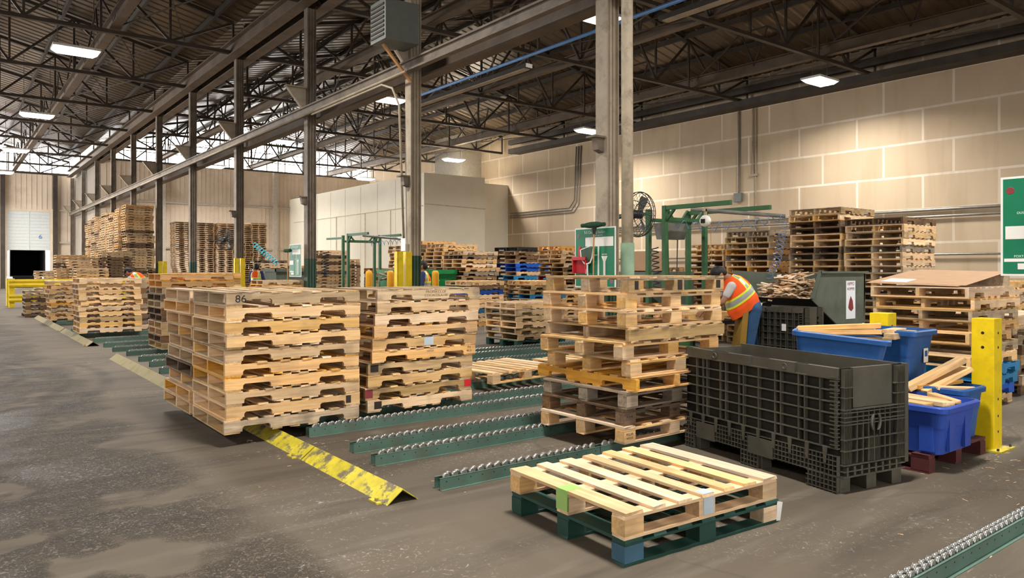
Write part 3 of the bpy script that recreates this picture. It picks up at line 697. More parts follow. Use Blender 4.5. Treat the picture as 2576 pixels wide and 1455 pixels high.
# foreground pair of block pallets
rz = math.radians(-3.7); cx_, cy_ = 2.71+.61*math.cos(rz)-.51*math.sin(rz), 2.60+.61*math.sin(rz)+.51*math.cos(rz)
gp = block_pallet(cx_, cy_, 0, rz, 'green_paint', 'dark green block pallet flat on the floor under the light pallet', 'flat pallets in the foreground', bm=1)
tp = block_pallet(cx_-.01, cy_+.0, .137, rz+.01, 'pale', 'light new block pallet lying flat on the dark green one', 'flat pallets in the foreground', 7, 'tan')
for o in gp.children:
    if o.name.startswith('block') and abs(o.location.x-.545) < .01 and o.location.y < -.4: setmat(o, 'tan')
    elif o.name.startswith('block') and o.location.x < -.5 and o.location.y < -.4: setmat(o, 'blue_block')
for o in tp.children:
    if o.name.startswith('stringer_board'): setmat(o, 'pale')
MB().box(-.612, -.05, .02, -.6, .05, .137).build('spray_mark', 'spray_green', tp, loc=(-.0, 0, 0))
MB().box(-.612, -.05, .1365, -.5, .05, .1372).build('spray_mark', 'spray_green', tp)
MB().box(-.03, -.513, .02, .05, -.509, .137).box(-.03, -.513, .1365, .05, -.44, .1375).build('tape_strip', 'tape', tp)
MB().box(.53, -.5, .0, .534, -.44, -.1).add([(.6, -.52, -.01), (.64, -.53, -.02), (.63, -.52, -.13), (.6, -.515, -.13)], [(0,1,2,3)]).build('torn_tag', 'white', tp)
# mixed stack on the rails
DM = 'the mixed block stack'
z = .111; G = 'pallets in the mixed block stack'
spec = [('b', 'pale', 'pale block pallet stamped on its corner block, bottom of the mixed block stack'), ('b', 'dark', 'dark brown block pallet, second from bottom in the mixed block stack'),
        ('b', 'grey', 'grey plywood-block pallet, third from bottom in the mixed block stack'), ('r', 'honey', 'honey coloured notched pallet turned sideways low in the mixed block stack'),
        ('b', 'tan', 'tan block pallet directly above the sideways notched one in mixed block stack'), ('b', 'tan', 'tan block pallet, fifth from top of the mixed block stack'),
        ('s', 'weathered', 'pallet with solid unnotched side, fourth from top of the mixed block stack'), ('b', 'tan', 'tan block pallet, third from top of the mixed block stack'),
        ('b', 'tan', 'tan block pallet, second from top of the mixed block stack'), ('b', 'weathered', 'scorched weathered block pallet on top of the mixed block stack')]
mix = []
for i, (k_, m, lab) in enumerate(spec):
    ox = (-.03, 0, .0, -.06, .03, -.02, .0, 0, .01, .03)[i]; oy = (.0, .02, 0, .03, -.02, .02, -.03, .0, .02, .0)[i]
    X, Y = 4.29+.61+ox, 4.10+.51+oy
    if k_ == 'b': p = block_pallet(X, Y, z, R.uniform(-.012, .012), m, lab, G, 6, bm=1); z += .137
    else:
        p = thing('pallet', lab, 'pallet', (X, Y, z), PI/2 if k_ == 'r' else 0, G)
        s_ = 1.0
        for yy in (-.49, 0, .49): o = obj('stringer', ST[0 if k_ == 'r' else 1], p, (0, yy, 0)); setmat(o, m)
        for xx in TOPX[0]: o = obj('deck_board', R.choice(BN), p, (xx, 0, .103), (0, 0, PI/2)); setmat(o, m)
        for xx in BOTX: o = obj('bottom_board', R.choice(BN), p, (xx, 0, 0), (0, 0, PI/2)); setmat(o, m)
        z += .1185
    mix.append(p)
lettering('POLAR', .026, 'ink_brown', mix[0], (-.547, -.5112, .075), FY); lettering('WOOD', .022, 'ink_brown', mix[0], (-.547, -.5112, .045), FY)
lettering('W', .05, 'ink', mix[1], (.0, -.5112, .065), FY); lettering('PL 22-041', .018, 'ink', mix[1], (-.547, -.5112, .07), FY)
MB().box(-.545, -.5115, .03, -.50, -.5105, .1).build('scorch_mark', 'scorch', mix[-1]); MB().box(-.02, -.5115, .02, .04, -.5105, .105).build('scorch_mark', 'scorch', mix[-1]); MB().box(.5, -.5115, .03, .56, -.5105, .1).build('scorch_mark', 'scorch', mix[-1])
# loose block pallets lying on the rails
block_pallet(5.78, 7.78, .111, .12, 'tan', 'tan slatted block pallet lying loose on the rails behind', 'loose pallets on the rails', 8, bm=1)
block_pallet(7.2, 7.6, .111, .1, 'tan', 'second loose block pallet on the rails with dark red blocks', 'loose pallets on the rails', 7, 'dark_red', bm=1)

# ------------------------------------------------------------------ middle and far stacks
stack(2.97, 13.8, 11, 'the dark eleven high stack', ['honey', 'honey', 'weathered', 'dark', 'weathered', 'dark', 'dark', 'weathered', 'tan', 'dark', 'weathered'], 1, .11, seed=4)
stack(3.62, 18.9, 10, 'the narrow stack behind the dark eleven high one', 'dark', 1, .11, seed=5)
stack(2.3, 18.3, 10, 'the light ten high stack at left', ['tan', 'pale', 'pale', 'tan', 'tan', 'tan', 'tan', 'weathered', 'tan', 'pale'], 1, .11, seed=6, jit=.035)
stack(2.25, 23.4, 9, 'the nine high stack by the yellow rail', 'new', 1, .11, seed=7, jit=.04)
stack(1.98, 27.3, 7, 'the low weathered stack by the yellow rail', ['weathered', 'weathered', 'dark', 'weathered', 'dark', 'weathered', 'dark'], 1, 0, seed=8)
stack(6.9, 20.2, 10, 'the low light stack beyond the one marked 86', 'new', 1, .0, seed=29)
stack(3.85, 16.2, 11, 'the light stack left of the yellow column guard', 'new', 1, .11, seed=9)
stack(10.72, 15.9, 10, 'the stack before the green dumpster', ['tan', 'dark', 'blue_paint', 'tan', 'pale', 'pale', 'teal_blue', 'weathered', 'tan', 'honey'], 1, .0, seed=10)
stack(11.7, 17.5, 17, 'the tall leaning stack behind the dumpster', ['weathered', 'dark', 'tan', 'pale', 'honey', 'grey', 'pale', 'tan', 'tan', 'weathered', 'tan', 'honey', 'blue_paint', 'weathered', 'tan', 'blue_paint', 'tan'], 1, 0, seed=11, jit=.06)
for k_, (yy, n) in enumerate(((18.75, 19), (19.9, 20), (21.1, 19))):
    stack(11.8, yy, n, ('the brown row behind the dumpster, nearest stack', 'the brown row behind the dumpster, middle stack', 'the brown row behind the dumpster, farthest stack')[k_], 'old', 1, 0, seed=12+k_, jit=.04, skip=6)
stack(13.1, 16.9, 17, 'the stack with bright blue pallets', ['weathered', 'dark', 'tan', 'blue_paint', 'blue_paint', 'tan', 'teal_blue', 'tan', 'tan', 'tan', 'weathered', 'tan', 'weathered', 'teal_blue', 'tan', 'tan', 'tan'], 1, 0, seed=16, jit=.05)
bk = pallet(13.7, 17.4, 17*.1195, .1, 'black_plain', 1, 'black plastic pallet on top of the stack with bright blue pallets', 'pallets in the stack with bright blue pallets')
stack(12.2, 15.1, 10, 'the half height stack with faded blue pallets', ['tan', 'weathered', 'weathered', 'teal_blue', 'tan', 'weathered', 'teal_blue', 'tan', 'weathered', 'tan'], 1, 0, seed=17, jit=.04)
stack(13.5, 15.3, 18, 'the stack left of the cleaning board', ['honey', 'tan', 'tan', 'weathered', 'weathered', 'dark', 'weathered', 'red_paint', 'dark', 'tan', 'teal_blue', 'tan', 'tan', 'tan', 'tan', 'tan', 'tan', 'tan'], 1, 0, seed=18, jit=.05, skip=4)
gb = block_pallet(9.25, 11.6, 0, .0, 'green_paint', 'dark green block pallet under the six high stack', 'pallets in the six high stack', 7, bm=1)
stack(8.62, 11.08, 6, 'the six high stack on a green pallet', ['pale', 'weathered', 'weathered', 'tan', 'weathered', 'weathered'], 1, .138, seed=19, jit=.03)
stack(12.8, 5.86, 20, 'the right hand tall stack by the panelled wall', 'old', 1, 0, seed=20, skip=7)
stack(12.8, 6.95, 22, 'the tallest stack by the panelled wall', 'old', 1, 0, seed=21, skip=7)
stack(12.8, 8.4, 19, 'the middle tall stack by the panelled wall', 'old', 1, 0, seed=22, skip=6)
stack(12.9, 9.55, 17, 'the stack behind the balancer frame', 'old', 1, 0, seed=23, skip=6)
stack(13.6, 11.2, 13, 'the low stack behind the hanging grey bin', 'old', 1, 0, seed=24, skip=3)
stack(12.9, 4.45, 11, 'the right edge stack under the second board', 'new', 1, 0, seed=25)
stack(10.1, 3.3, 8, 'the brown stack between hopper and cardboard stack', 'dark', 1, 0, seed=26, jit=.05)
stack(8.38, 3.17, 11, 'the stack topped with cardboard sheets', ['pale', 'tan', 'weathered', 'tan', 'tan', 'weathered', 'tan', 'teal_blue', 'teal_blue', 'blue_paint', 'tan'], 1, 0.0, seed=27, jit=.05, rj=.03)
zz_ = 11*.1195
t = tag(MB().box(0, .05, 0, 1.12, 1.02, .004).box(.05, .0, .004, 1.2, .97, .008).build('cardboard_sheet', 'cardboard', loc=(8.36, 3.22, zz_+.005), rot=(math.radians(1.5), math.radians(-7), 0)), 'brown cardboard sheets lying tilted on top of the pallet stack', 'cardboard')
tag(MB().box(.1, .62, .009, .36, .9, .010).build('paper_sheet', 'paper', loc=(8.36, 3.22, zz_+.005), rot=(math.radians(1.5), math.radians(-7), 0)), 'white paper sheet lying on the brown cardboard', 'paper')
tag(MB().box(0, -.04, 0, .04, 1.0, .13).build('wood_offcut', 'weathered', loc=(9.44, 3.22, zz_)), 'board end propping up the rear of the cardboard sheets', 'plank')
stack(11.0, 26.2, 17, 'the far brown stack left of the second frame', 'old', 0, 0, seed=30, skip=99)
stack(12.1, 27.4, 16, 'the far brown stack behind the second frame', 'old', 0, 0, seed=31, skip=99)
stack(13.4, 26.2, 13, 'the far low stack right of the second frame', 'old', 0, 0, seed=32, skip=99)
stack(11.4, 33.5, 16, 'the far stack beside the grey hopper', 'old', 0, 0, seed=33, skip=99)
stack(12.7, 33.2, 14, 'the far stack of dark blue pallets', ['blue_paint', 'tan', 'weathered', 'blue_paint', 'blue_paint', 'blue_paint', 'blue_paint', 'weathered', 'tan', 'weathered', 'tan', 'tan', 'tan', 'tan'], 0, 0, seed=34, skip=99)
stack(14.0, 32.6, 20, 'the far stack right of the dark blue pallets', 'old', 0, 0, seed=35, skip=99)
stack(10.0, 21.6, 7, 'the low stack by the orange bollards', 'old', 1, 0, seed=36)
# the far towers: beyond the three hundred nearest, one object
def towers():
    m = MB(); r = random.Random(5); names = ['pale', 'tan', 'honey', 'weathered', 'dark']
    def add(x, y, n, rz, wts):
        dx0 = dy0 = 0
        for i in range(n):
            if i % 13 == 0: dx0, dy0 = r.uniform(-.07, .07), r.uniform(-.07, .07)
            c, s = math.cos(rz), math.sin(rz); ox, oy = x+dx0+r.uniform(-.035, .035), y+dy0+r.uniform(-.035, .035)
            m.cur = r.choices(range(5), wts)[0]
            m.add([(ox+v[0]*c-v[1]*s, oy+v[0]*s+v[1]*c, v[2]+i*.1195) for v in FARM.v], FARM.f)
    add(7.4, 39.0, 38, 0, (1, 4, 2, 4, 1))
    for k_ in range(9): add(7.2, 40.2+k_*1.12, 37-k_ % 3, 0, (3, 4, 2, 3, 1))
    add(6.1, 37.2, 19, 0, (0, 0, 0, 2, 5))
    for x, y, n in ((5.0, 38.0, 17), (4.6, 39.3, 18), (5.0, 36.6, 13), (4.0, 41, 12)): add(x, y, n, 0, (1, 3, 1, 3, 1))
    for x, y, n in ((11.3, 47, 36), (12.45, 47.1, 36), (13.6, 47, 36), (14.7, 47, 36), (15.6, 47.1, 37)): add(x, y, n, PI/2, (4, 4, 1, 1, 0))
    for (x, y, z, rz, mt) in HID:
        c, s = math.cos(rz), math.sin(rz); m.cur = names.index(mt) if mt in names else 2
        m.add([(x+v[0]*c-v[1]*s, y+v[0]*s+v[1]*c, v[2]+z) for v in FARM.v], FARM.f)
    o = m.build('pallet_towers', names); tag(o, 'far high towers and lowest hidden layers of countless stacked wooden pallets', 'pallets', None, 'stuff')
towers()

# ------------------------------------------------------------------ collapsible black bin
def bulk_bin(name, lab, L, Wd, H, loc, rz, full=True, sticker=False):
    """long ribbed side along local Y (faces -X), short side along local X (faces -Y)"""
    t = thing(name, lab, 'bin', loc, rz)
    # base with feet
    m = MB(); fz = .11
    m.box(0, 0, fz+.02, Wd, L, fz+.06)
    for x_ in (0, Wd/2-.05, Wd-.1):
        for y_ in (0, L/2-.08, L-.17):
            m.box(x_, y_, 0, x_+.1, y_+.17, fz+.03)
    m.build('base', 'black_plastic', t, bevel=.004)
    # long wall: panel and rib grid
    def wall(Lw, place, kind, nm):
        m = MB()
        def bx(a0, d0, z0, a1, d1, z1):       # a: along, d: outward depth
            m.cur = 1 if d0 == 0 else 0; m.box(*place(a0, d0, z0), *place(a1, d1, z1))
        th = .03
        bx(0, 0, fz, Lw, .012, H)
        zb = .30
        if kind == 'long':
            n = 11; zr = [zb+(H-.075-zb)*i/6 for i in range(7)]
            for z_ in zr: bx(0, -th, z_-.004, Lw, 0, z_+.004)
            xs = [Lw*f for f in (.012, .09, .175, .21, .315, .35, .455, .555, .585, .68, .72, .82, .85, .9)]
            for x_ in xs: bx(x_-.004, -th, zb, x_+.004, 0, H-.075)
            for f in (.0, .23, .51, .78):
                bx(Lw*f, -th-.002, H-.075, Lw*(f+.16), 0, H)
            bx(0, -.012, H-.075, Lw, 0, H-.004)
            for i in range(18):
                z_ = zb+.02+i*(H-zb-.06)/18; bx(0+.003, -th-.006, z_, .055, 0, z_+.008)
            # lower skirt: small grid, plain plates, hanging lugs
            for i in range(5): z_ = fz+.005+i*.033; bx(0, -th, z_, Lw, 0, z_+.005)
            for i in range(int(Lw/.034)):
                x_ = i*.034
                if .36 < x_/Lw < .52 or .76 < x_/Lw < .9: continue
                bx(x_, -th, fz, x_+.004, 0, fz+.14)
            bx(Lw*.36, -th-.004, fz-.005, Lw*.52, 0, fz+.125); bx(Lw*.76, -th-.004, fz-.005, Lw*.9, 0, fz+.125)
            for i in range(10):
                x_ = Lw*(.05+i*.098); m.add([place(x_, -th-.006, zb), place(x_+.035, -th-.006, zb), place(x_+.028, -th-.006, zb-.11), place(x_+.007, -th-.006, zb-.11),
                                           place(x_, -th, zb), place(x_+.035, -th, zb), place(x_+.028, -th, zb-.11), place(x_+.007, -th, zb-.11)], [(0,1,2,3),(7,6,5,4),(0,4,5,1),(1,5,6,2),(2,6,7,3),(3,7,4,0)])
            for x_, w_ in ((0, .26), (Lw*.46, .17), (Lw-.12, .12)):
                for i in range(4): z_ = .01+i*.033; bx(x_, -th, z_, x_+w_, 0, z_+.005)
                for i in range(int(w_/.034)+1): bx(x_+i*.034, -th, 0, x_+i*.034+.005, 0, fz)
                bx(x_, -.006, 0, x_+w_, 0, fz)
            for f in (.22+.02, .66+.05):
                c = place(Lw*(1-f), -th, H-.037); 
                m.tube([(c[0], c[1]+.02*math.cos(a*PI/6), c[2]+.02*math.sin(a*PI/6)) for a in range(13)], .005, 6)
        else:
            bx(.1, -.02, H-.27, Lw-.13, 0, H)                  # plain drop door
            for x_ in [i*.014+.012 for i in range(5)]+[Lw-.012-i*.014 for i in range(6)]: bx(x_-.002, -th, .2, x_+.002, 0, H-.01)
            for x_ in (.13, .19, .245, .30, .355, .41, .46, .52): 
                if x_ < Lw-.1: bx(x_-.003, -th, .2, x_+.003, 0, H-.29)
            for i in range(8): x_ = Lw/2-.06+i*.015; bx(x_-.002, -th, .2, x_+.002, 0, .37)
            for z_ in (.19, .285, .36, .46, .51, H-.3, H-.28, H-.36): bx(0, -th, z_-.004, Lw, 0, z_+.004)
            bx(.1, -th-.004, H-.285, Lw-.13, 0, H-.275)
            for z_ in (H-.2, H-.13): bx(0, -th, z_-.003, .09, 0, z_+.003); bx(Lw-.12, -th, z_-.003, Lw, 0, z_+.003)
            for i in range(8):
                x_ = .03+i*(Lw-.06)/8; bx(x_, -th, fz, x_+.016, 0, .18)
            bx(0, -th, fz-.002, Lw, 0, fz+.008); bx(0, -th, .145, Lw, 0, .152)
            # emblem: two crescents
            c = (Lw/2, H-.38)
            for s_ in (-1, 1):
                pts = [place(c[0]+s_*.014+s_*.028*math.sin(a*PI/8), -th-.004, c[1]+.055*math.cos(a*PI/8)) for a in range(9)]
                m.tube(pts, [.002, .007, .010, .011, .011, .011, .010, .007, .002], 6)
        return m.build(nm, ['black_plastic', 'black_recess_shaded'], t)
    wall(L, lambda a, d, z: (d, a, z), 'long', 'side_wall')
    wall(Wd, lambda a, d, z: (a, d, z), 'short', 'end_wall')
    m = MB(); m.box(Wd-.02, 0, fz, Wd, L, H).box(Wd-.005, .02, fz, Wd+.02, L*.0+.05, H)
    m.build('side_wall', 'black_plastic', t); MB().box(0, L-.02, fz, Wd, L, H-.02).build('end_wall', 'black_plastic', t)
    MB().box(Wd-.004, -.032, .15, Wd+.03, .05, H).build('corner_post', 'black_plastic', t)
    return t
bb = bulk_bin('bulk_bin', 'large black ribbed plastic bulk bin on feet in front of blue totes', 1.55, .62, .84, (4.74, 2.58, 0), math.radians(-11))
b2 = bulk_bin('bulk_bin', 'farther black ribbed plastic bin with white sticker behind the bent worker', .78, .42, .96, (9.55, 5.72, 0), 0)
MB().box(-.036, .26, .62, -.033, .33, .72).build('sticker', 'white', b2)
# ------------------------------------------------------------------ totes, boards of wood in them
def tote(name, lab, Lx, Ly, H, loc, rz, m, tilt=(0, 0), taper=.86, rib=True):
    t = thing(name, lab, 'tote', loc, rz, 'blue totes by the yellow posts'); t.rotation_euler = (tilt[0], tilt[1], rz)
    def rr(w, l, z, r, n=5):
        pts = []
        for cx, cy, a0 in ((w/2-r, l/2-r, 0), (-w/2+r, l/2-r, 1), (-w/2+r, -l/2+r, 2), (w/2-r, -l/2+r, 3)):
            for i in range(n+1): a = (a0+i/n)*PI/2; pts.append((cx+r*math.cos(a), cy+r*math.sin(a), z))
        return pts
    rings = []
    k_ = lambda z: taper+(1-taper)*z/H
    for z_, e in ((0, 0), (H*.5, 0), (H*.55, .006), (H*.86, .006)): rings.append(rr(Lx*k_(z_)+e-.05, Ly*k_(z_)+e-.05, z_, .05))
    b = MB(); b.loft(rings+[rr(Lx-.05, Ly-.05, H-.03, .05)]+[rr(Lx-.065, Ly-.065, H-.03, .05)]+[rr(Lx*k_(0)-.07, Ly*k_(0)-.07, .012, .05)])
    b.build('body', m, t, smooth=False)
    e = MB(); e.loft([rr(Lx-.052, Ly-.052, H-.045, .05), rr(Lx, Ly, H-.045, .06), rr(Lx+.004, Ly+.004, H-.01, .06), rr(Lx-.015, Ly-.015, H, .06), rr(Lx-.055, Ly-.055, H, .05), rr(Lx-.062, Ly-.062, H-.04, .05)], close=False)
    e.build('rim', m, t)
    if rib:
        q = MB()
        for sx in (-1, 1):
            for y_ in (-.25, .25): q.box(sx*(Lx*.93/2-.03)-.012, Ly*y_-.05, .02, sx*(Lx*.93/2-.03)+.012, Ly*y_+.05, H-.04)
        for x_ in (-.2, .22): q.box(Lx*x_-.05, -Ly*.93/2+.012, .02, Lx*x_+.05, -Ly*.93/2+.036, H-.04)
        q.build('stacking_rib', m, t)
    return t
G = 'pallets under the blue totes'
block_pallet(6.22, 3.04, 0, PI/2, 'dark_red', 'dark red block pallet on the floor beneath the blue totes', G, 6, bm=1)
for i in range(3): pallet(6.25, 3.62, .138+i*.1195, 0, 'weathered', 1, 'weathered pallet lifting the upper blue totes, %s of three' % ('lowest', 'middle', 'top')[i], G)
tc_ = tote('storage_tote', 'royal blue tote nearest the floor corner, smooth ribbed sides, full of planks', .64, .62, .36, (6.02, 2.62, .138), 0, 'tote_royal', taper=.86)
tb_ = tote('storage_tote', 'darker blue tote touching the tall yellow post, crossed offcuts on top', .44, .58, .41, (6.57, 2.72, .138), 0, 'tote_blue', rib=False)
ta_ = tote('storage_tote', 'long faded blue tote of thick planks behind the black bin', .46, .76, .44, (6.07, 3.33, .515), math.radians(25), 'tote_blue', (math.radians(5), 0), taper=.82, rib=False)
ta2 = tote('storage_tote', 'tall faded blue tote with white sticker below the short yellow post', .46, .66, .48, (6.62, 3.16, .503), 0, 'tote_blue', taper=.78, rib=False)
MB().box(.02, -.292, .2, .10, -.289, .32).build('sticker', 'white', ta2); MB().box(.035, -.2935, .25, .085, -.292, .30).build('sticker_print', 'tote_blue', ta2)
PK = [board_mesh(l, w, h, 60+i) for i, (l, w, h) in enumerate(((.66, .09, .04), (.5, .11, .035), (.56, .085, .05), (.34, .07, .03)))]
def plank(k_, loc, rot, m, lab, g):
    o = obj('wood_offcut', PK[k_], None, loc, rot, .003); setmat(o, m); tag(o, lab, 'plank', g); return o
g = 'offcuts in the long faded tote'
plank(0, (6.00, 3.28, .945), (.1, .05, 2.0), 'honey', 'thick honey coloured plank lying frontmost in the long faded blue tote', g)
plank(0, (6.09, 3.33, .985), (0, .07, 2.02), 'tan', 'plank resting highest in the long faded blue tote', g)
plank(2, (6.16, 3.36, .93), (0, .05, 1.95), 'tan', 'plank at the rear side of the long faded blue tote', g)
plank(1, (6.07, 3.15, .9), (0, .0, 2.1), 'weathered', 'weathered plank lowest in the long faded blue tote', g)
g = 'offcuts in the tall stickered tote'
plank(3, (6.52, 3.28, .965), (.2, .2, .3), 'pale', 'short pale offcut pointing up from the stickered tote', g)
plank(1, (6.62, 3.1, .945), (0, .03, .25), 'tan', 'flat tan offcut across the stickered tote', g)
plank(2, (6.56, 3.02, .91), (0, .0, .1), 'weathered', 'brown offcut low in the stickered tote', g)
g = 'offcuts in the tote touching the yellow post'
plank(2, (6.5, 2.72, .61), (0, -.42, -.5), 'tan', 'long offcut slanting highest above the darker blue tote', g)
plank(1, (6.55, 2.66, .57), (0, -.36, -.38), 'tan', 'offcut slanting just below the highest one in the darker blue tote', g)
plank(1, (6.56, 2.74, .53), (0, -.05, -.3), 'honey', 'offcut lying level across the darker blue tote', g)
plank(3, (6.5, 2.56, .52), (0, .04, -.6), 'pale', 'short offcut by the front rim of the darker blue tote', g)
g = 'offcuts in the royal blue tote'
plank(1, (5.98, 2.6, .47), (0, .05, 1.2), 'tan', 'wide tan plank across the royal blue tote', g)
plank(1, (6.1, 2.66, .465), (0, .04, 1.15), 'pale', 'pale plank right of the wide one in the royal blue tote', g)
plank(3, (6.12, 2.5, .49), (0, .0, .9), 'honey', 'short honey coloured offcut on top in the royal blue tote', g)
plank(1, (5.88, 2.72, .46), (0, .02, 1.3), 'tan', 'tan plank at the left in the royal blue tote', g)
# yellow posts
def post(x, y, lab, H=1.09):
    t = thing('guard_post', lab, 'post', (x, y, 0), 0, 'square yellow guard posts')
    MB().box(-.085, -.085, 0, .085, .085, H).build('tube', 'yellow', t, bevel=.004)
    MB().box(-.16, -.16, 0, .16, .16, .015).build('base_plate', 'yellow_worn', t)
    hm = MB()
    for z_ in (.97, .85, .42, .28, .15): hm.tube([(.0, -.0865, z_), (.0, -.084, z_)], .011, 8); (hm.tube([(-.0865, 0, z_), (-.084, 0, z_)], .013, 8) if z_ > .8 else None)
    hm.build('bolt_hole', 'ink', t)
    for a, b_ in ((-.13, -.13), (.13, -.13)): MB().tube([(a, b_, 0), (a, b_, .035)], .01, 6).build('anchor_bolt', 'steel_dark', t)
post(6.95, 2.5, 'tall square yellow post rising from the floor beside the blue totes')
post(7.02, 3.4, 'square yellow post top showing behind the blue totes')
# dented strap roll
# ------------------------------------------------------------------ yellow guards, bollards, dumpsters
t = thing('column_guard', 'pair of tall yellow angle guards round the column with the heater box', 'column guard', (7.65, 13.95, 0))
for i, (x_, y_) in enumerate(((0, .02), (.19, -.02))):
    MB().box(x_, y_, 0, x_+.14, y_+.02, 1.88).box(x_, y_, 0, x_+.02, y_+.14, 1.88).build('angle_guard', 'yellow', t)
t2 = dup(t, (7.85, 25.7, 0), 0, 'pair of yellow angle guards at the column beyond the 86 stack'); dup(t, (8.0, 37.6, 0), 0, 'far yellow guards at a column before the pallet towers')
tag(MB().box(0, 0, 0, .005, .2, .28).build('paper_notice', 'paper', loc=(7.97, 14.2, 1.9)), 'white paper notice taped on the column above yellow guards', 'notice')
bm_ = MB().lathe([(.085, 0), (.085, 1.38), (.08, 1.43), (.055, 1.465), (.0, 1.475)], 20)
b0 = tag(bm_.build('bollard', 'bollard_orange', smooth=True, loc=(8.0, 16.0, 0)), 'round orange-yellow bollard left of the other two', 'bollard', 'domed bollards')
for x_, y_, lab in ((8.6, 16.05, 'round orange-yellow bollard next to the tall yellow guards'), (9.35, 15.2, 'round orange-yellow bollard before the green dumpster')): dup(b0, (x_, y_, 0), 0, lab)
def dumpster(lab, x, y, L, Wd, H, m, rz=0):
    t = thing('dumpster', lab, 'dumpster', (x, y, 0), rz)
    b = MB(); o = .12
    b.loft([[(o, o, .15), (L-o, o, .15), (L-o, Wd-o, .15), (o, Wd-o, .15)], [(0, 0, H), (L, 0, H), (L, Wd, H), (0, Wd, H)], [(.04, .04, H), (L-.04, .04, H), (L-.04, Wd-.04, H), (.04, Wd-.04, H)], [(o+.04, o+.04, .2), (L-o-.04, o+.04, .2), (L-o-.04, Wd-o-.04, .2), (o+.04, Wd-o-.04, .2)]])
    b.build('body', m, t)
    MB().box(-.04, -.04, H-.1, L+.04, 0.0, H+.02).box(-.04, -.04, H-.1, 0, Wd, H+.02).box(L, -.04, H-.1, L+.04, Wd, H+.02).box(-.04, Wd, H-.1, L+.04, Wd+.04, H+.02).build('rim', m, t)
    MB().box(.15, .2, 0, .35, Wd-.2, .15).box(L-.35, .2, 0, L-.15, Wd-.2, .15).build('skid', m, t)
    return t
dumpster('bright green dumpster of scrap boards behind the orange bollards', 9.85, 17.7, 1.75, 1.4, 1.47, 'dumpster_green')
dumpster('grey steel hopper far back beyond the yellow guards', 10.8, 30.0, 1.7, 1.4, 1.5, 'hopper_grey')
def scrap(lab, cx, cy, z0, rx, ry, hh, n, seed, maxl=.6):
    m = MB(); r = random.Random(seed)
    for i in range(n):
        a, q = r.uniform(0, 2*PI), math.sqrt(r.random()); x_, y_ = cx+rx*q*math.cos(a), cy+ry*q*math.sin(a)
        z_ = z0+hh*(1-q*q)*r.uniform(.55, 1); L = r.uniform(.15, maxl); th = r.uniform(0, PI); el = r.uniform(-.35, .35)
        d = Vector((math.cos(th)*math.cos(el), math.sin(th)*math.cos(el), math.sin(el)))*L/2; p = Vector((x_, y_, z_))
        if lab.startswith('heap'):
            for v in (p-d, p+d):
                if not 6.03 < v.y < 7.5: d.y *= .25
            p.y = min(max(p.y, 6.06+abs(d.y)), 7.46-abs(d.y))
        m.cur = r.choices(range(4), (3, 3, 4, 2))[0]
        m.bar(p-d, p+d, r.uniform(.03, .09), r.uniform(.008, .02), (r.uniform(-.4, .4), r.uniform(-.4, .4), 1))
    tag(m.build('scrap_wood', ['pale', 'tan', 'weathered', 'dark']), lab, 'scrap wood', None, 'stuff')
scrap('splintered scrap wood heaped in the bright green dumpster', 10.5, 18.4, 1.25, .7, .55, .35, 160, 1, 1.0)
# tipping hopper with scrap beside the bent worker
t = thing('tipping_hopper', 'grey-green steel tipping hopper full of splintered wood behind the worker', 'hopper', (10.2, 6.0, 0))
sd = [(.0, 1.06), (.24, 1.48), (1.62, 1.43), (1.55, .5), (1.0, .5)]
MB().prism(sd, 'y', 0, .02).build('side_panel', 'hopper_grey', t); MB().prism(sd, 'y', 1.5, 1.52).build('side_panel', 'hopper_grey', t)
MB().add([(0, 0, 1.06), (1.0, 0, .5), (1.0, 1.5, .5), (0, 1.5, 1.06), (.02, 0, 1.04), (1.0, 0, .47), (1.0, 1.5, .47), (.02, 1.5, 1.04)], [(0,1,2,3), (4,5,6,7), (0,1,5,4), (2,3,7,6), (0,3,7,4), (1,2,6,5)]).box(1.0, 0, .47, 1.58, 1.5, .5).build('chute', 'black_plain', t)
MB().box(1.56, 0, .5, 1.6, 1.5, 1.43).build('back_panel', 'hopper_grey', t)
MB().box(.22, -.03, 1.44, 1.66, .0, 1.47).bar((-.0, -.015, 1.06), (.24, -.015, 1.48), .03, .03).build('rolled_edge', 'hopper_grey', t)
MB().box(.7, .1, 0, .8, 1.4, .5).box(1.45, .1, 0, 1.55, 1.4, .5).box(.3, .1, 0, 1.5, .2, .1).box(.3, 1.3, 0, 1.5, 1.4, .1).build('cradle', 'steel_dark', t)
MB().box(1.0, -.004, .72, 1.28, -.001, 1.32).build('sticker', 'paper', t)
lettering('HIPPO', .075, 'dot_red', t, (1.14, -.005, 1.27), FY); lettering('HOPPER', .062, 'dot_red', t, (1.14, -.005, 1.19), FY)
MB().prism([(1.06, .9), (1.1, 1.02), (1.14, 1.08), (1.2, 1.0), (1.22, .88), (1.16, .84), (1.1, .86)], 'y', -.0055, -.0045).build('sticker_print', 'dot_red', t)
scrap('heap of splintered broken boards in the grey-green tipping hopper', 10.92, 6.78, 1.0, .55, .42, .45, 230, 2, .5)
t = thing('tipping_hopper', 'grey steel hopper behind the green lifting frame', 'hopper', (11.0, 10.0, 0))
MB().prism([(.0, 1.06), (.24, 1.45), (1.5, 1.45), (1.5, .5), (1.0, .5)], 'y', 0, 1.0).build('body', 'hopper_grey', t); MB().box(.5, .1, 0, 1.4, .9, .5).build('cradle', 'steel_dark', t)
tag(MB().box(0, 0, 0, .6, .5, .02).box(0, 0, 0, .02, .5, .42).box(.58, 0, 0, .6, .5, .42).box(0, 0, 0, .6, .02, .42).box(0, .48, 0, .6, .5, .42).build('cardboard_box', 'cardboard', loc=(11.3, 10.2, 1.45)), 'open cardboard box standing on the grey hopper behind the worker', 'box')
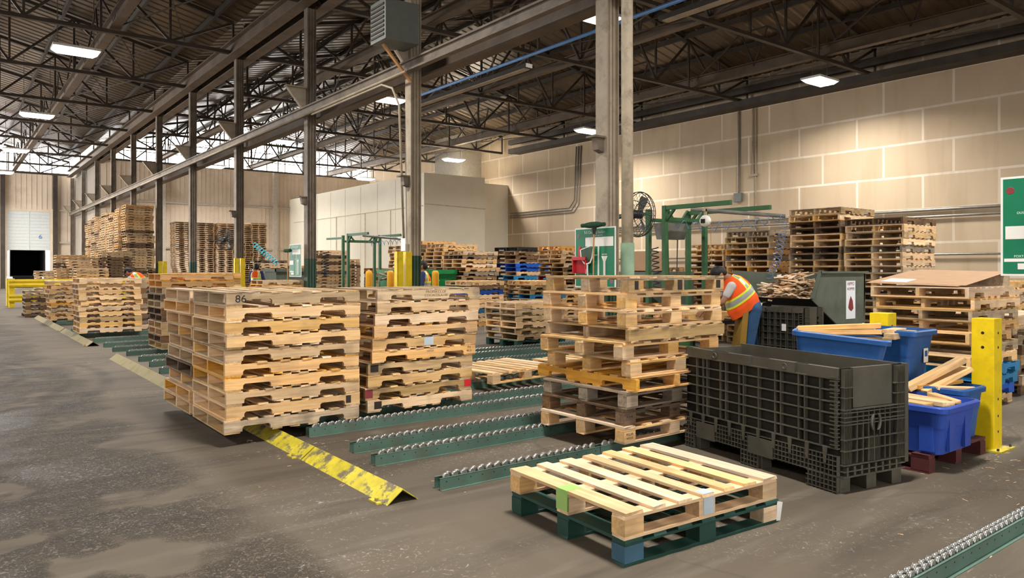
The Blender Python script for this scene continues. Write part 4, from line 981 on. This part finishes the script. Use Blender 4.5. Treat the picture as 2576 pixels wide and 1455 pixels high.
# ------------------------------------------------------------------ green lifting frames
def station(y0, lab, sub):
    t = thing('lifting_frame', lab, 'frame', (9.5, y0, 0), 0, 'green lifting frames')
    for i, (x_, y_) in enumerate(((0, 0), (1.04, 0), (0, .36), (1.04, .36))):
        MB().box(x_-.038, y_-.038, 0, x_+.038, y_+.038, 2.56-.02*i).build('upright', 'frame_green', t, bevel=.003)
    MB().bar((0, 0, 2.34), (1.04, 0, 2.34), .06, .06).build('cross_beam', 'frame_green', t); MB().bar((0, .36, 2.34), (1.04, .36, 2.34), .06, .06).build('cross_beam', 'frame_green', t)
    MB().bar((0, .04, 2.52), (0, -1.3, 2.52), .06, .07).build('cantilever_arm', 'frame_green', t); MB().bar((1.04, .4, 2.5), (1.04, -1.3, 2.5), .06, .07).build('cantilever_arm', 'frame_green', t)
    MB().bar((0, -.2, 2.49), (0, -.02, 2.3), .04, .04).bar((.2, 0, 2.34), (.02, 0, 2.54), .04, .04).bar((.84, 0, 2.34), (1.02, 0, 2.54), .04, .04).bar((1.04, .16, 2.49), (1.04, .34, 2.3), .04, .04).bar((.84, .36, 2.34), (1.02, .36, 2.54), .04, .04).build('gusset', 'frame_green', t)
    MB().bar((0, .36, 2.44), (-.1, 1.3, 2.44), .05, .06).build('rear_arm', 'frame_green', t)
    MB().tube([(.35, -.25, 2.5), (1.3, -1.4, 2.36)], .032, 8).build('boom_pole', 'plastic_grey', t)
    return t
station(8.2, 'green steel lifting frame beside the cleaning board, grey boom on top', 1)
station(20.35, 'farther green steel lifting frame seen beyond the yellow guards', 2)
tb = thing('tool_balancer', 'white round tool balancer hanging from the green lifting frame', 'tool balancer', (9.98, 7.75, 2.3))
sp = MB(); rings = []
for i in range(9): a = i*PI/8; rings.append([(-.07*math.cos(a), max(.004, .1*math.sin(a)**.6)*math.cos(j*PI/8), max(.004, .1*math.sin(a)**.6)*math.sin(j*PI/8)) for j in range(16)])
sp.loft(rings).build('housing', 'plastic_white', tb, smooth=True); MB().box(-.02, -.02, .08, .02, .02, .22).box(-.06, -.02, .16, .06, .02, .2).build('hook', 'steel_light', tb)
MB().tube([(0, -.1, -.02), (0, -.14, -.9)], .004, 5).build('cable', 'handle_wood', tb); MB().box(-.085, -.05, -.04, -.07, .03, .03).build('badge', 'ink', tb)
def helix(name, lab, pts, r, turns, rt, m, n=10):
    pts = [Vector(p) for p in pts]; seg = []; tot = sum((pts[i+1]-pts[i]).length for i in range(len(pts)-1)); N = turns*n; out = []
    for i in range(N+1):
        s_ = tot*i/N; k_ = 0
        while k_ < len(pts)-2 and s_ > (pts[k_+1]-pts[k_]).length: s_ -= (pts[k_+1]-pts[k_]).length; k_ += 1
        d = (pts[k_+1]-pts[k_]); L = d.length; p = pts[k_]+d*(s_/L); d.normalize(); x = d.cross(Vector((.3, .5, .8))).normalized(); u = x.cross(d)
        a = 2*PI*i/n; out.append(p+(x*math.cos(a)+u*math.sin(a))*r)
    return tag(MB().tube(out, rt, 5, True).build(name, m, smooth=True), lab, 'hose')
helix('coiled_hose', 'blue coiled air hose slanting down from the boom to the worker', [(10.8, 6.82, 2.3), (10.7, 6.8, 2.05), (10.25, 6.6, 1.62), (9.95, 6.55, 1.40)], .06, 12, .005, 'hose_blue')
helix('coiled_hose', 'blue coiled air hose hung in waves along the grey boom', [(9.75, 8.3, 2.28), (10.1, 7.8, 2.2), (10.5, 7.2, 2.26), (10.78, 6.86, 2.36)], .07, 9, .006, 'hose_blue')
helix('coiled_hose', 'grey coiled hose under the farther boom pole', [(9.9, 19.8, 2.25), (10.7, 18.98, 2.3)], .07, 9, .007, 'hose_blue')
helix('coiled_hose', 'dark coiled hose hanging beside the column of the farther frame', [(8.6, 19.9, 2.0), (8.62, 19.9, 1.3)], .08, 9, .014, 'hose_dark')
helix('coiled_hose', 'black coiled hose hanging behind the green pipe sleeve', [(9.02, 8.0, 1.85), (9.06, 8.0, 1.2)], .06, 8, .01, 'hose_dark')
helix('coiled_hose', 'bright cyan coiled hose hanging far away beyond the second cleaning board', [(9.9, 30.0, 2.5), (10.6, 29.2, 1.7)], .1, 10, .02, 'hose_cyan')
t = thing('hanging_bin', 'scuffed grey plastic bin hung between the green uprights', 'bin', (9.75, 8.42, 2.02))
MB().loft([[(.04, .03, 0), (.56, .03, 0), (.56, .22, 0), (.04, .22, 0)], [(0, 0, .28), (.6, 0, .28), (.6, .25, .28), (0, .25, .28)], [(.02, .02, .28), (.58, .02, .28), (.58, .23, .28), (.02, .23, .28)], [(.06, .05, .02), (.54, .05, .02), (.54, .2, .02), (.06, .2, .02)]]).build('body', 'plastic_grey', t)
MB().tube([(.2, .1, 0), (.12, 0, -1.1)], .01, 6).tube([(.45, .1, 0), (.3, 0, -1.15)], .01, 6).build('support_rod', 'steel_dark', t)
# fans
def fan(lab, loc, rz, R_=.36):
    t = thing('industrial_fan', lab, 'fan', loc, rz, 'caged industrial fans')
    c = MB()
    for j in range(28):
        a = 2*PI*j/28
        for s_ in (-1, 1):
            c.tube([(s_*.09, .06*math.cos(a), .06*math.sin(a)), (s_*.1, R_*.6*math.cos(a+.2), R_*.6*math.sin(a+.2)), (s_*.05, R_*.95*math.cos(a+.35), R_*.95*math.sin(a+.35)), (0, R_*math.cos(a+.35), R_*math.sin(a+.35))], .0035, 4, False)
    for q, dx in ((R_, 0), (R_*.97, .045), (R_*.97, -.045), (R_*.6, .1), (R_*.6, -.1)): c.tube([(dx, q*math.cos(i*PI/20), q*math.sin(i*PI/20)) for i in range(41)], .007, 5, False)
    c.build('cage', 'fan_dark', t)
    for k_ in range(3):
        a = k_*2*PI/3; b = MB(); vs = []
        for i in range(6):
            q = .05+(R_*.85-.05)*i/5; w = .35+.25*math.sin(i/5*PI)
            for s_ in (-1, 1): aa = a+s_*w/2; vs += [(s_*.03, q*math.cos(aa), q*math.sin(aa)), (s_*.03+.004, q*math.cos(aa), q*math.sin(aa))]
        fs = []
        for i in range(5):
            o = i*4; fs += [(o, o+2, o+6, o+4), (o+1, o+5, o+7, o+3), (o, o+4, o+5, o+1), (o+2, o+3, o+7, o+6)]
        b.add(vs, fs+[(0, 1, 3, 2), (20, 22, 23, 21)]).build('blade', 'fan_blade', t)
    MB().tube([(-.2, 0, 0), (.06, 0, 0)], .07, 14).build('motor', 'fan_dark', t); MB().tube([(-.1, 0, 0), (-.2, .25, -.05), (-.35, .6, -.05)], .02, 8).build('mounting_arm', 'steel_dark', t)
    return t
fan('large caged fan mounted behind the thick drain pipe', (9.02, 8.35, 2.4), -.1, .37)
fan('far caged fan mounted beside a column in front of the pallet towers', (8.6, 29.3, 2.65), .6, .42)
# ------------------------------------------------------------------ cleaning boards
def cleaning_board(loc, lab, full):
    t = thing('cleaning_board', lab, 'sign board', loc, 0, 'green cleaning boards'); t.rotation_euler = FX
    MB().box(-.44, -.46, -.012, .44, .46, 0).build('frame', 'white', t); MB().box(-.42, -.44, 0, .42, .44, .003).build('panel', 'board_green', t)
    m = MB()
    def rb(x0, y0, x1, y1): m.box(x0, y0, .003, x1, y1, .005)
    rb(-.2, .17, .4, .31); rb(-.40, -.12, -.13, .0); rb(.19, -.4, .235, -.02); m.prism([(.15, .02), (.28, .02), (.235, -.06), (.19, -.06)], 'z', .003, .0055)
    rb(-.41, -.33, -.1, -.3); rb(-.3, -.4, -.1, -.345); rb(.07, -.42, .1, .17)
    m.build('tool_outline', 'white', t)
    lettering('5-S Cleaning Station', .062, 'text_white', t, (.0, .385, .004), (0, 0, 0), .9)
    for s_, x_, y_, z_ in (('PUSH BROOM', .08, .335, .02), ('DUSTPAN', -.24, .12, .02), ('SHOVEL', .215, .045, .02), ('FOXTAIL', -.27, -.28, .02), ('MOP', .03, .035, .018)): lettering(s_, .03, 'text_white', t, (x_, y_, .004), (0, 0, 0))
    for x_, y_, m_ in ((-.36, .33, 'dot_purple' if full == 1 else 'dot_red'), (.36, -.36, 'dot_purple')): MB().lathe([(.035, .003), (.03, .0055)], 20, (x_, y_, 0)).build('magnet', m_, t)
    return t
def dustpan_red(loc, lab):
    t = thing('dustpan', lab, 'dustpan', loc, 0, 'red dustpans'); t.rotation_euler = FX
    MB().prism([(-.15, -.16), (.15, -.16), (.15, .06), (.12, .1), (-.12, .1), (-.15, .06)], 'z', 0, .012).box(-.15, .04, .01, .15, .09, .06).box(-.15, -.16, .01, -.135, .06, .05).box(.135, -.16, .01, .15, .06, .05).build('pan', 'dustpan_red', t, bevel=.003)
    MB().box(-.028, .09, .01, .028, .25, .04).build('handle', 'dustpan_red', t, bevel=.008)
    r = MB()
    for i in range(13): r.box(-.125+i*.02, -.15, .012, -.12+i*.02, .03, .016)
    r.build('ribs', 'dustpan_red', t)
cleaning_board((7.86, 8.17, 1.68), 'green cleaning station board with tools in front of the large column', 1)
dustpan_red((7.83, 8.44, 1.60), 'red ribbed dustpan hanging on the board with the broom')
t = thing('push_broom', 'upright broom with dark green bristle head over the cleaning board', 'broom', (7.76, 8.1, 1.1))
MB().tube([(0, 0, 0), (0, -.02, 1.0)], .012, 8).build('handle', 'handle_wood', t)
br_ = MB(); rings = []
for i in range(9): a = i/8; w = .055*math.sin(max(.12, min(.88, a))*PI)**.5; y_ = -.25+.5*a; rings.append([(w*math.cos(j*PI/6)*.8, y_, 1.07+w*.9*math.sin(j*PI/6)) for j in range(12)])
br_.loft(rings).build('bristles', 'broom_green', t, smooth=True); MB().loft([[(.02*math.cos(j*PI/4), .02*math.sin(j*PI/4)-.02, .93) for j in range(8)], [(.035*math.cos(j*PI/4), .05*math.sin(j*PI/4)-.02, 1.03) for j in range(8)]]).build('socket', 'fan_dark', t)
t = thing('scoop', 'white framed mesh scoop with long handle hanging on the cleaning board', 'scoop', (7.80, 8.27, 1.68)); t.rotation_euler = FX
MB().tube([(-.15, .12, 0), (-.13, -.02, 0), (-.06, -.09, 0), (0, -.1, 0), (.06, -.08, 0), (.11, .0, 0), (.14, .15, 0)], .012, 8).tube([(-.15, .12, 0), (.12, .18, .02)], .008, 6).build('rim', 'white', t)
MB().add([(-.15, .12, 0), (-.13, -.02, 0), (-.06, -.05, -.005), (.06, -.04, -.005), (.11, .0, 0), (.14, .15, 0), (-.15, .12, .004), (-.13, -.02, .004), (-.06, -.05, 0), (.06, -.04, 0), (.11, .0, .004), (.14, .15, .004)], [(0,1,2,3,4,5), (11,10,9,8,7,6)]+[(i, (i+1) % 6, (i+1) % 6+6, i+6) for i in range(6)]).build('net', 'column_green', t)
MB().tube([(0, -.1, 0), (.02, -.48, 0)], .012, 6).tube([(-.03, -.1, 0), (-.02, -.25, .01)], .006, 5).build('handle', 'white', t)
cleaning_board((7.86, 2.27, 1.9), 'green cleaning board cut by the right edge, red dustpan on it', 2)
dustpan_red((7.83, 2.30, 1.86), 'red dustpan hanging at the right edge of the picture')
cleaning_board((7.86, 20.3, 1.75), 'small far green cleaning board on the third column', 3)
t = thing('push_broom', 'far broom leaning upright at the small far cleaning board', 'broom', (7.72, 20.5, 1.0)); MB().tube([(0, 0, -.2), (0, 0, 1.0)], .014, 6).build('handle', 'handle_wood', t); MB().tube([(0, -.2, 1.03), (0, .2, 1.03)], .05, 8).build('bristles', 'broom_green', t)
# ------------------------------------------------------------------ guardrail, table, leaves
t = thing('guard_rail', 'yellow double guard rail before the open dock door', 'guard rail', (2.1, 35.0, 0))
for x_, y_ in ((0, 0), (0, 1.6), (2.4, 0), (4.6, 0)): MB().box(x_-.09, y_-.09, 0, x_+.09, y_+.09, 1.14).build('rail_post', 'yellow', t)
for z_ in (.95, .36):
    MB().prism([(-.13, z_-.16), (-.10, z_-.16), (-.14, z_-.08), (-.10, z_), (-.14, z_+.08), (-.10, z_+.16), (-.13, z_+.16), (-.17, z_+.08), (-.13, z_), (-.17, z_-.08)], 'x', -.1, 4.7).build('corrugated_rail', 'yellow', t)
t = thing('work_table', 'black steel work table in front of the bent worker', 'table', (8.45, 6.95, 0))
MB().box(0, 0, .66, 1.45, 1.0, .72).build('table_top', 'table_black', t); MB().box(.05, .1, .2, 1.4, .9, .24).build('shelf', 'frame_green', t)
for x_ in (.04, 1.36):
    for y_ in (.04, .92): MB().box(x_, y_, 0, x_+.06, y_+.06, .66).build('leg', 'frame_green', t)
pallet(9.18, 7.46, .722, .03, 'tan', 1, 'tan pallet being repaired on the black work table', None, 0)
tag(MB().lathe([(.1, 0), (.12, .28), (.11, .28), (.09, .02)], 14).build('bucket', 'shirt_red', loc=(7.4, 7.0, 0)), 'faded red bucket glimpsed between the mixed stack boards', 'bucket')
for i, (x_, y_) in enumerate(((-.55, 3.05), (.02, 2.62), (-.28, 2.55), (-.2, 2.5))):
    m = MB(); r = random.Random(i)
    pts = [(.05*math.cos(a*PI/4)*r.uniform(.5, 1.1), .035*math.sin(a*PI/4)*r.uniform(.5, 1.1), r.uniform(.001, .014)) for a in range(8)]
    m.add([(0, 0, .012)]+pts+[(0, 0, .009)]+[(p[0], p[1], p[2]-.001) for p in pts], [(0, 1+j, 1+(j+1) % 8) for j in range(8)]+[(9, 10+(j+1) % 8, 10+j) for j in range(8)]+[(1+j, 10+j, 10+(j+1) % 8, 1+(j+1) % 8) for j in range(8)])
    tag(m.build('dry_leaf', 'leaf', loc=(x_, y_, 0)), ('dry leaf left on the shiny aisle floor, farthest back', 'dry leaf right of the curled group on the aisle floor', 'dry leaf at the left of the near aisle floor group', 'curled dry leaf nearest the camera on the aisle floor')[i], 'leaf', 'dry leaves on the aisle floor')
m = MB(); r = random.Random(3)
for i in range(150):
    if i < 70: x_, y_ = r.gauss(6.7, .5), r.gauss(2.1, .3)
    elif i < 110: x_, y_ = r.uniform(2.0, 3.0), r.uniform(4, 7)
    else: x_, y_ = r.uniform(3.8, 6.5), r.uniform(.9, 2.1)
    a = r.uniform(0, PI); d = Vector((math.cos(a), math.sin(a), 0))*r.uniform(.005, .03); p = Vector((x_, y_, .002)); m.bar(p-d, p+d, .005, .002)
tag(m.build('wood_chips', 'pale'), 'scattered wood chips and splinters on the concrete floor', 'wood chips', None, 'stuff')
# ------------------------------------------------------------------ people
def caps(segs):
    m = MB()
    for (p, rp, q, rq) in segs:
        p = Vector(p); q = Vector(q); d = (q-p).normalized()
        m.tube([p-d*rp*.95, p-d*rp*.8, p-d*rp*.45, p, q, q+d*rq*.45, q+d*rq*.8, q+d*rq*.95], [rp*.28, rp*.6, rp*.9, rp, rq, rq*.9, rq*.6, rq*.28], 14)
    return m
def skin(name, m, mt, parent, voxel=.011, it=4):
    o = m.build(name, mt, parent, smooth=True)
    r = o.modifiers.new('remesh', 'REMESH'); r.mode = 'VOXEL'; r.voxel_size = voxel; r.use_smooth_shade = True
    s_ = o.modifiers.new('smooth', 'SMOOTH'); s_.factor = .5; s_.iterations = it
    return o
def hand(wr, d, up, side):
    """palm and five curled fingers from the wrist, d: pointing direction, up: back of the hand"""
    wr = Vector(wr); d = Vector(d).normalized(); up = Vector(up).normalized(); sd = d.cross(up).normalized()*side
    segs = [(wr, .026, wr+d*.05, .03), (wr+d*.03+sd*.02, .02, wr+d*.08+sd*.028, .016), (wr+d*.03-sd*.02, .02, wr+d*.08-sd*.028, .016)]
    for k_, (off, l_) in enumerate(((.03, .062), (.01, .072), (-.01, .068), (-.03, .052))):
        a = wr+d*.085+sd*off; b = a+d*l_*.55-up*.012; c = b+d*l_*.3-up*.035
        segs += [(a, .0095, b, .009), (b, .009, c, .0075)]
    a = wr+d*.03+sd*.03; b = a+sd*.03+d*.03-up*.01; segs += [(a, .013, b, .011), (b, .011, b+d*.03-up*.012, .009)]
    return segs
def person(name_lab, loc, rz, pose, navy=False):
    t = thing('person', name_lab, 'person', loc, rz)
    P = pose; sk = []
    sk += [(P['neck'], .055, P['head'], .07), (P['head'], .088, P['crown'], .09), (P['head'], .07, P['chin'], .042), (P['nose0'], .016, P['nose'], .010)]
    sk += [(P['pelvis'], .12, P['waist'], .11), (P['waist'], .11, P['chest'], .13), (P['chest'], .13, P['neck'], .06)]
    for s_ in (0, 1):
        sg = -1 if s_ else 1
        sh, el, wr = P['sh'][s_], P['el'][s_], P['wr'][s_]
        sk += [(P['chest'], .09, sh, .055), (sh, .052, el, .04), (el, .04, wr, .026)]
        sk += hand(wr, Vector(wr)-Vector(el), P['up'], sg)
        sk += [(P['pelvis'], .1, P['hip'][s_], .09), (P['hip'][s_], .085, P['kn'][s_], .052), (P['kn'][s_], .052, P['an'][s_], .036)]
        e = Vector(P['head'])+Vector((0, sg*.088, 0)); sk += [(e+Vector((0, 0, -.02)), .014, e+Vector((-.005, 0, .02)), .016)]
    skin('body', caps(sk), 'skin', t, .0085)
    h = Vector(P['head']); c = Vector(P['crown']); bk = Vector(P['backdir'])
    skin('hair', caps([(h*.4+c*.6+bk*.012, .094, c, .099), (c, .099, h+bk*.04, .09), (h+bk*.045, .08, h+bk*.05-Vector((0, 0, .03)), .06)]), 'hair', t, .012)
    for sg in (1, -1):
        f = Vector(P['nose0']); n_ = (f-h).normalized(); e = h+n_*.078+Vector((0, sg*.032, 0))+(c-h).normalized()*.012
        MB().tube([e-n_*.004, e+n_*.004, e+n_*.009], [.013, .012, .004], 10).build('eye', 'hair', t, smooth=True)
    m_ = h+(Vector(P['chin'])-h)*.62+(Vector(P['nose0'])-h).normalized()*.052
    MB().tube([m_-Vector((0, .024, 0)), m_+Vector((0, .024, 0))], .006, 6).build('mouth', 'dot_red', t)
    j = []
    for s_ in (0, 1): j += [(P['pelvis'], .135, P['hip'][s_], .115), (P['hip'][s_], .11, P['kn'][s_], .078), (P['kn'][s_], .078, P['an'][s_], .07)]
    skin('jeans', caps(j+[(P['pelvis'], .14, P['waist'], .125)]), 'denim' if not navy else 'navy', t, .013, 3)
    for s_ in (0, 1):
        a = Vector(P['an'][s_]); a.z = .05
        skin('boot', caps([(a+Vector((-.06, 0, 0)), .048, a+Vector((.15, 0, -.012)), .036), (a, .05, a+Vector((0, 0, .07)), .05)]), 'hair', t, .014)
        skin('sleeve', caps([(P['sh'][s_], .068, Vector(P['sh'][s_])*.45+Vector(P['el'][s_])*.55, .06)] if not navy else [(P['sh'][s_], .068, P['el'][s_], .06), (P['el'][s_], .058, P['wr'][s_], .045)]), 'shirt' if not navy else 'navy', t, .012)
    # vest: rings along the trunk, bands as faces of another colour
    m = MB(); C_ = [Vector(v) for v in P['vc']]; D_ = P['vd']; NS, NT_ = 44, 64
    def ev(seq, s_):
        x = s_*(len(seq)-1); i = min(int(x), len(seq)-2); f = x-i; f = f*f*(3-2*f) if False else f; return seq[i]*(1-f)+seq[i+1]*f
    nx = Vector(P['vn']).normalized(); rings = []
    for i in range(NS+1):
        s_ = i/NS; c_ = ev(C_, s_); a_ = ev([q[0] for q in D_], s_); b_ = ev([q[1] for q in D_], s_)
        rings.append([c_+nx*(a_*(1+.03*math.sin(5*th+9*s_))*math.cos(th))+Vector((0, 1, 0))*(b_*math.sin(th)) for th in [2*PI*k_/NT_ for k_ in range(NT_)]])
    vs = [p for r_ in rings for p in r_]; m.v = [tuple(v) for v in vs]
    for i in range(NS):
        s_ = (i+.5)/NS
        for k_ in range(NT_):
            th = 360*(k_+.5)/NT_; mi = 0
            if .30 < s_ < .50: mi = 2 if .345 < s_ < .455 else 1
            elif s_ >= .5:
                for c0 in (128, 232):
                    if abs(th-c0) < 18: mi = 2 if abs(th-c0) < 9.5 else 1
            k2 = (k_+1) % NT_; m.f.append((i*NT_+k_, i*NT_+k2, (i+1)*NT_+k2, (i+1)*NT_+k_)); m.mi.append(mi)
    v_ = m.build('safety_vest', ['vest', 'vest_yellow', 'reflective'], t, smooth=True)
    so = v_.modifiers.new('thick', 'SOLIDIFY'); so.thickness = .006
    return t
bent = dict(pelvis=(-.03, 0, .97), waist=(.06, 0, 1.07), chest=(.2, 0, 1.27), neck=(.33, 0, 1.385), head=(.435, 0, 1.415), crown=(.475, 0, 1.455), chin=(.45, 0, 1.325), nose0=(.50, 0, 1.37), nose=(.545, 0, 1.345), backdir=(-.4, 0, .9),
            sh=[(.31, .17, 1.26), (.31, -.17, 1.26)], el=[(.44, .19, 1.04), (.44, -.19, 1.04)], wr=[(.62, .12, .93), (.62, -.12, .93)], up=(-.3, 0, 1),
            hip=[(-.03, .09, .93), (-.03, -.09, .93)], kn=[(.03, .11, .5), (-.08, -.11, .5)], an=[(.1, .12, .08), (-.13, -.12, .08)],
            vc=[(.06, 0, .90), (.1, 0, 1.0), (.15, 0, 1.11), (.21, 0, 1.22), (.265, 0, 1.32), (.31, 0, 1.39)], vd=[(.235, .19), (.25, .215), (.235, .225), (.2, .225), (.15, .2), (.075, .1)], vn=(.8, 0, -.6))
up_ = dict(pelvis=(0, 0, .95), waist=(0, 0, 1.08), chest=(.0, 0, 1.28), neck=(.01, 0, 1.46), head=(.03, 0, 1.57), crown=(.02, 0, 1.62), chin=(.07, 0, 1.49), nose0=(.11, 0, 1.57), nose=(.14, 0, 1.55), backdir=(-1, 0, 0),
           sh=[(0, .2, 1.39), (0, -.2, 1.39)], el=[(.02, .27, 1.12), (.02, -.27, 1.12)], wr=[(.2, .22, .98), (.2, -.22, .98)], up=(0, 0, 1),
           hip=[(0, .09, .9), (0, -.09, .9)], kn=[(.02, .1, .5), (.0, -.1, .5)], an=[(0, .11, .08), (-.03, -.11, .08)],
           vc=[(0, 0, .92), (0, 0, 1.02), (0, 0, 1.14), (0, 0, 1.28), (0, 0, 1.39), (0, 0, 1.46)], vd=[(.16, .19), (.165, .2), (.165, .205), (.165, .215), (.12, .2), (.06, .09)], vn=(1, 0, 0))
RZ = math.radians(142.5)
w1 = person('person in orange safety vest and jeans bending over the work table', (9.24, 6.39, 0), RZ, bent)
MB().add([(.12, .17, .98), (.12, -.17, .98), (.2, -.2, .3), (.2, .2, .3), (.13, .17, .98), (.13, -.17, .98), (.21, -.2, .3), (.21, .2, .3)], [(0,1,2,3), (7,6,5,4), (0,4,5,1), (1,5,6,2), (2,6,7,3), (3,7,4,0)]).add([(.07, .19, .98), (.14, .17, .98), (.22, .2, .3), (.13, .2, .31), (.07, .2, .98), (.14, .18, .98), (.22, .21, .3), (.13, .21, .31)], [(0,1,2,3), (7,6,5,4), (0,4,5,1), (1,5,6,2), (2,6,7,3), (3,7,4,0)]).build('apron', 'apron', w1)
MB().bar((-.14, .06, .98), (-.15, .06, 1.02), .04, .02).build('pocket_item', 'plastic_white', w1)
dup(w1, (4.3, 21.9, 0), RZ, 'person bending down behind the dark eleven high stack, head and orange back showing')
w2 = person('person in orange vest and navy sleeves standing far away before the bright doorway', (8.83, 26.45, 0), math.radians(40), up_, True)
dup(w2, (9.27, 15.6, 0), RZ, 'person in orange vest almost hidden behind the column with yellow guards')
dup(w2, (1.35, 34.2, 0), math.radians(200), 'person at the left picture edge reaching towards the yellow guard rail')

# ------------------------------------------------------------------ marks belong to the part they sit on
def reparent(ch, par):
    ch.location = (Vector(ch.location)-Vector(par.location)) if par.rotation_euler.z == 0 else ch.location; ch.parent = par
for o in list(bpy.data.objects):
    if o.parent is None or o.parent.parent is not None: continue
    base = o.name.split('.')[0]; pr = o.parent; kin = {}
    for c in pr.children: kin.setdefault(c.name.split('.')[0], []).append(c)
    def near_front(names):
        c_ = [c for n_ in names for c in kin.get(n_, [])]
        return min(c_, key=lambda c: (Vector(c.location)-Vector((o.location.x if 'block' in c.name else 0, -.5, 0))).length) if c_ else None
    tgt = None
    if pr.name.startswith('pallet') and base in ('lettering', 'pen_mark', 'grade_stamp', 'scorch_mark', 'tape_patch', 'red_end', 'tape_strip', 'torn_tag'):
        tgt = near_front(('stringer',)) or near_front(('block',))
    elif pr.name.startswith('guard_post') and base == 'bolt_hole': tgt = kin['tube'][0]
    elif pr.name.startswith('guard_post') and base == 'anchor_bolt': tgt = kin['base_plate'][0]
    elif base == 'punched_holes': tgt = kin['channel'][0]
    elif pr.name.startswith('cleaning_board') and base in ('tool_outline', 'lettering', 'magnet'): tgt = kin['panel'][0]
    elif pr.name.startswith('storage_tote') and base == 'sticker_print': tgt = kin['sticker'][0]
    elif pr.name.startswith('storage_tote') and base in ('stacking_rib', 'sticker'): tgt = kin['body'][0] if base == 'stacking_rib' else None
    elif pr.name.startswith('tipping_hopper') and base in ('lettering', 'sticker_print'): tgt = kin['sticker'][0]
    elif pr.name.startswith('high_bay_lamp') and base == 'lens': tgt = kin['housing'][0]
    elif pr.name.startswith('unit_heater') and base == 'louvre': tgt = kin['cabinet'][0]
    elif pr.name.startswith('tool_balancer') and base == 'badge': tgt = kin['housing'][0]
    elif pr.name.startswith('person') and base in ('eye', 'mouth'): tgt = kin['body'][0]
    if tgt is not None and tgt is not o: reparent(o, tgt)
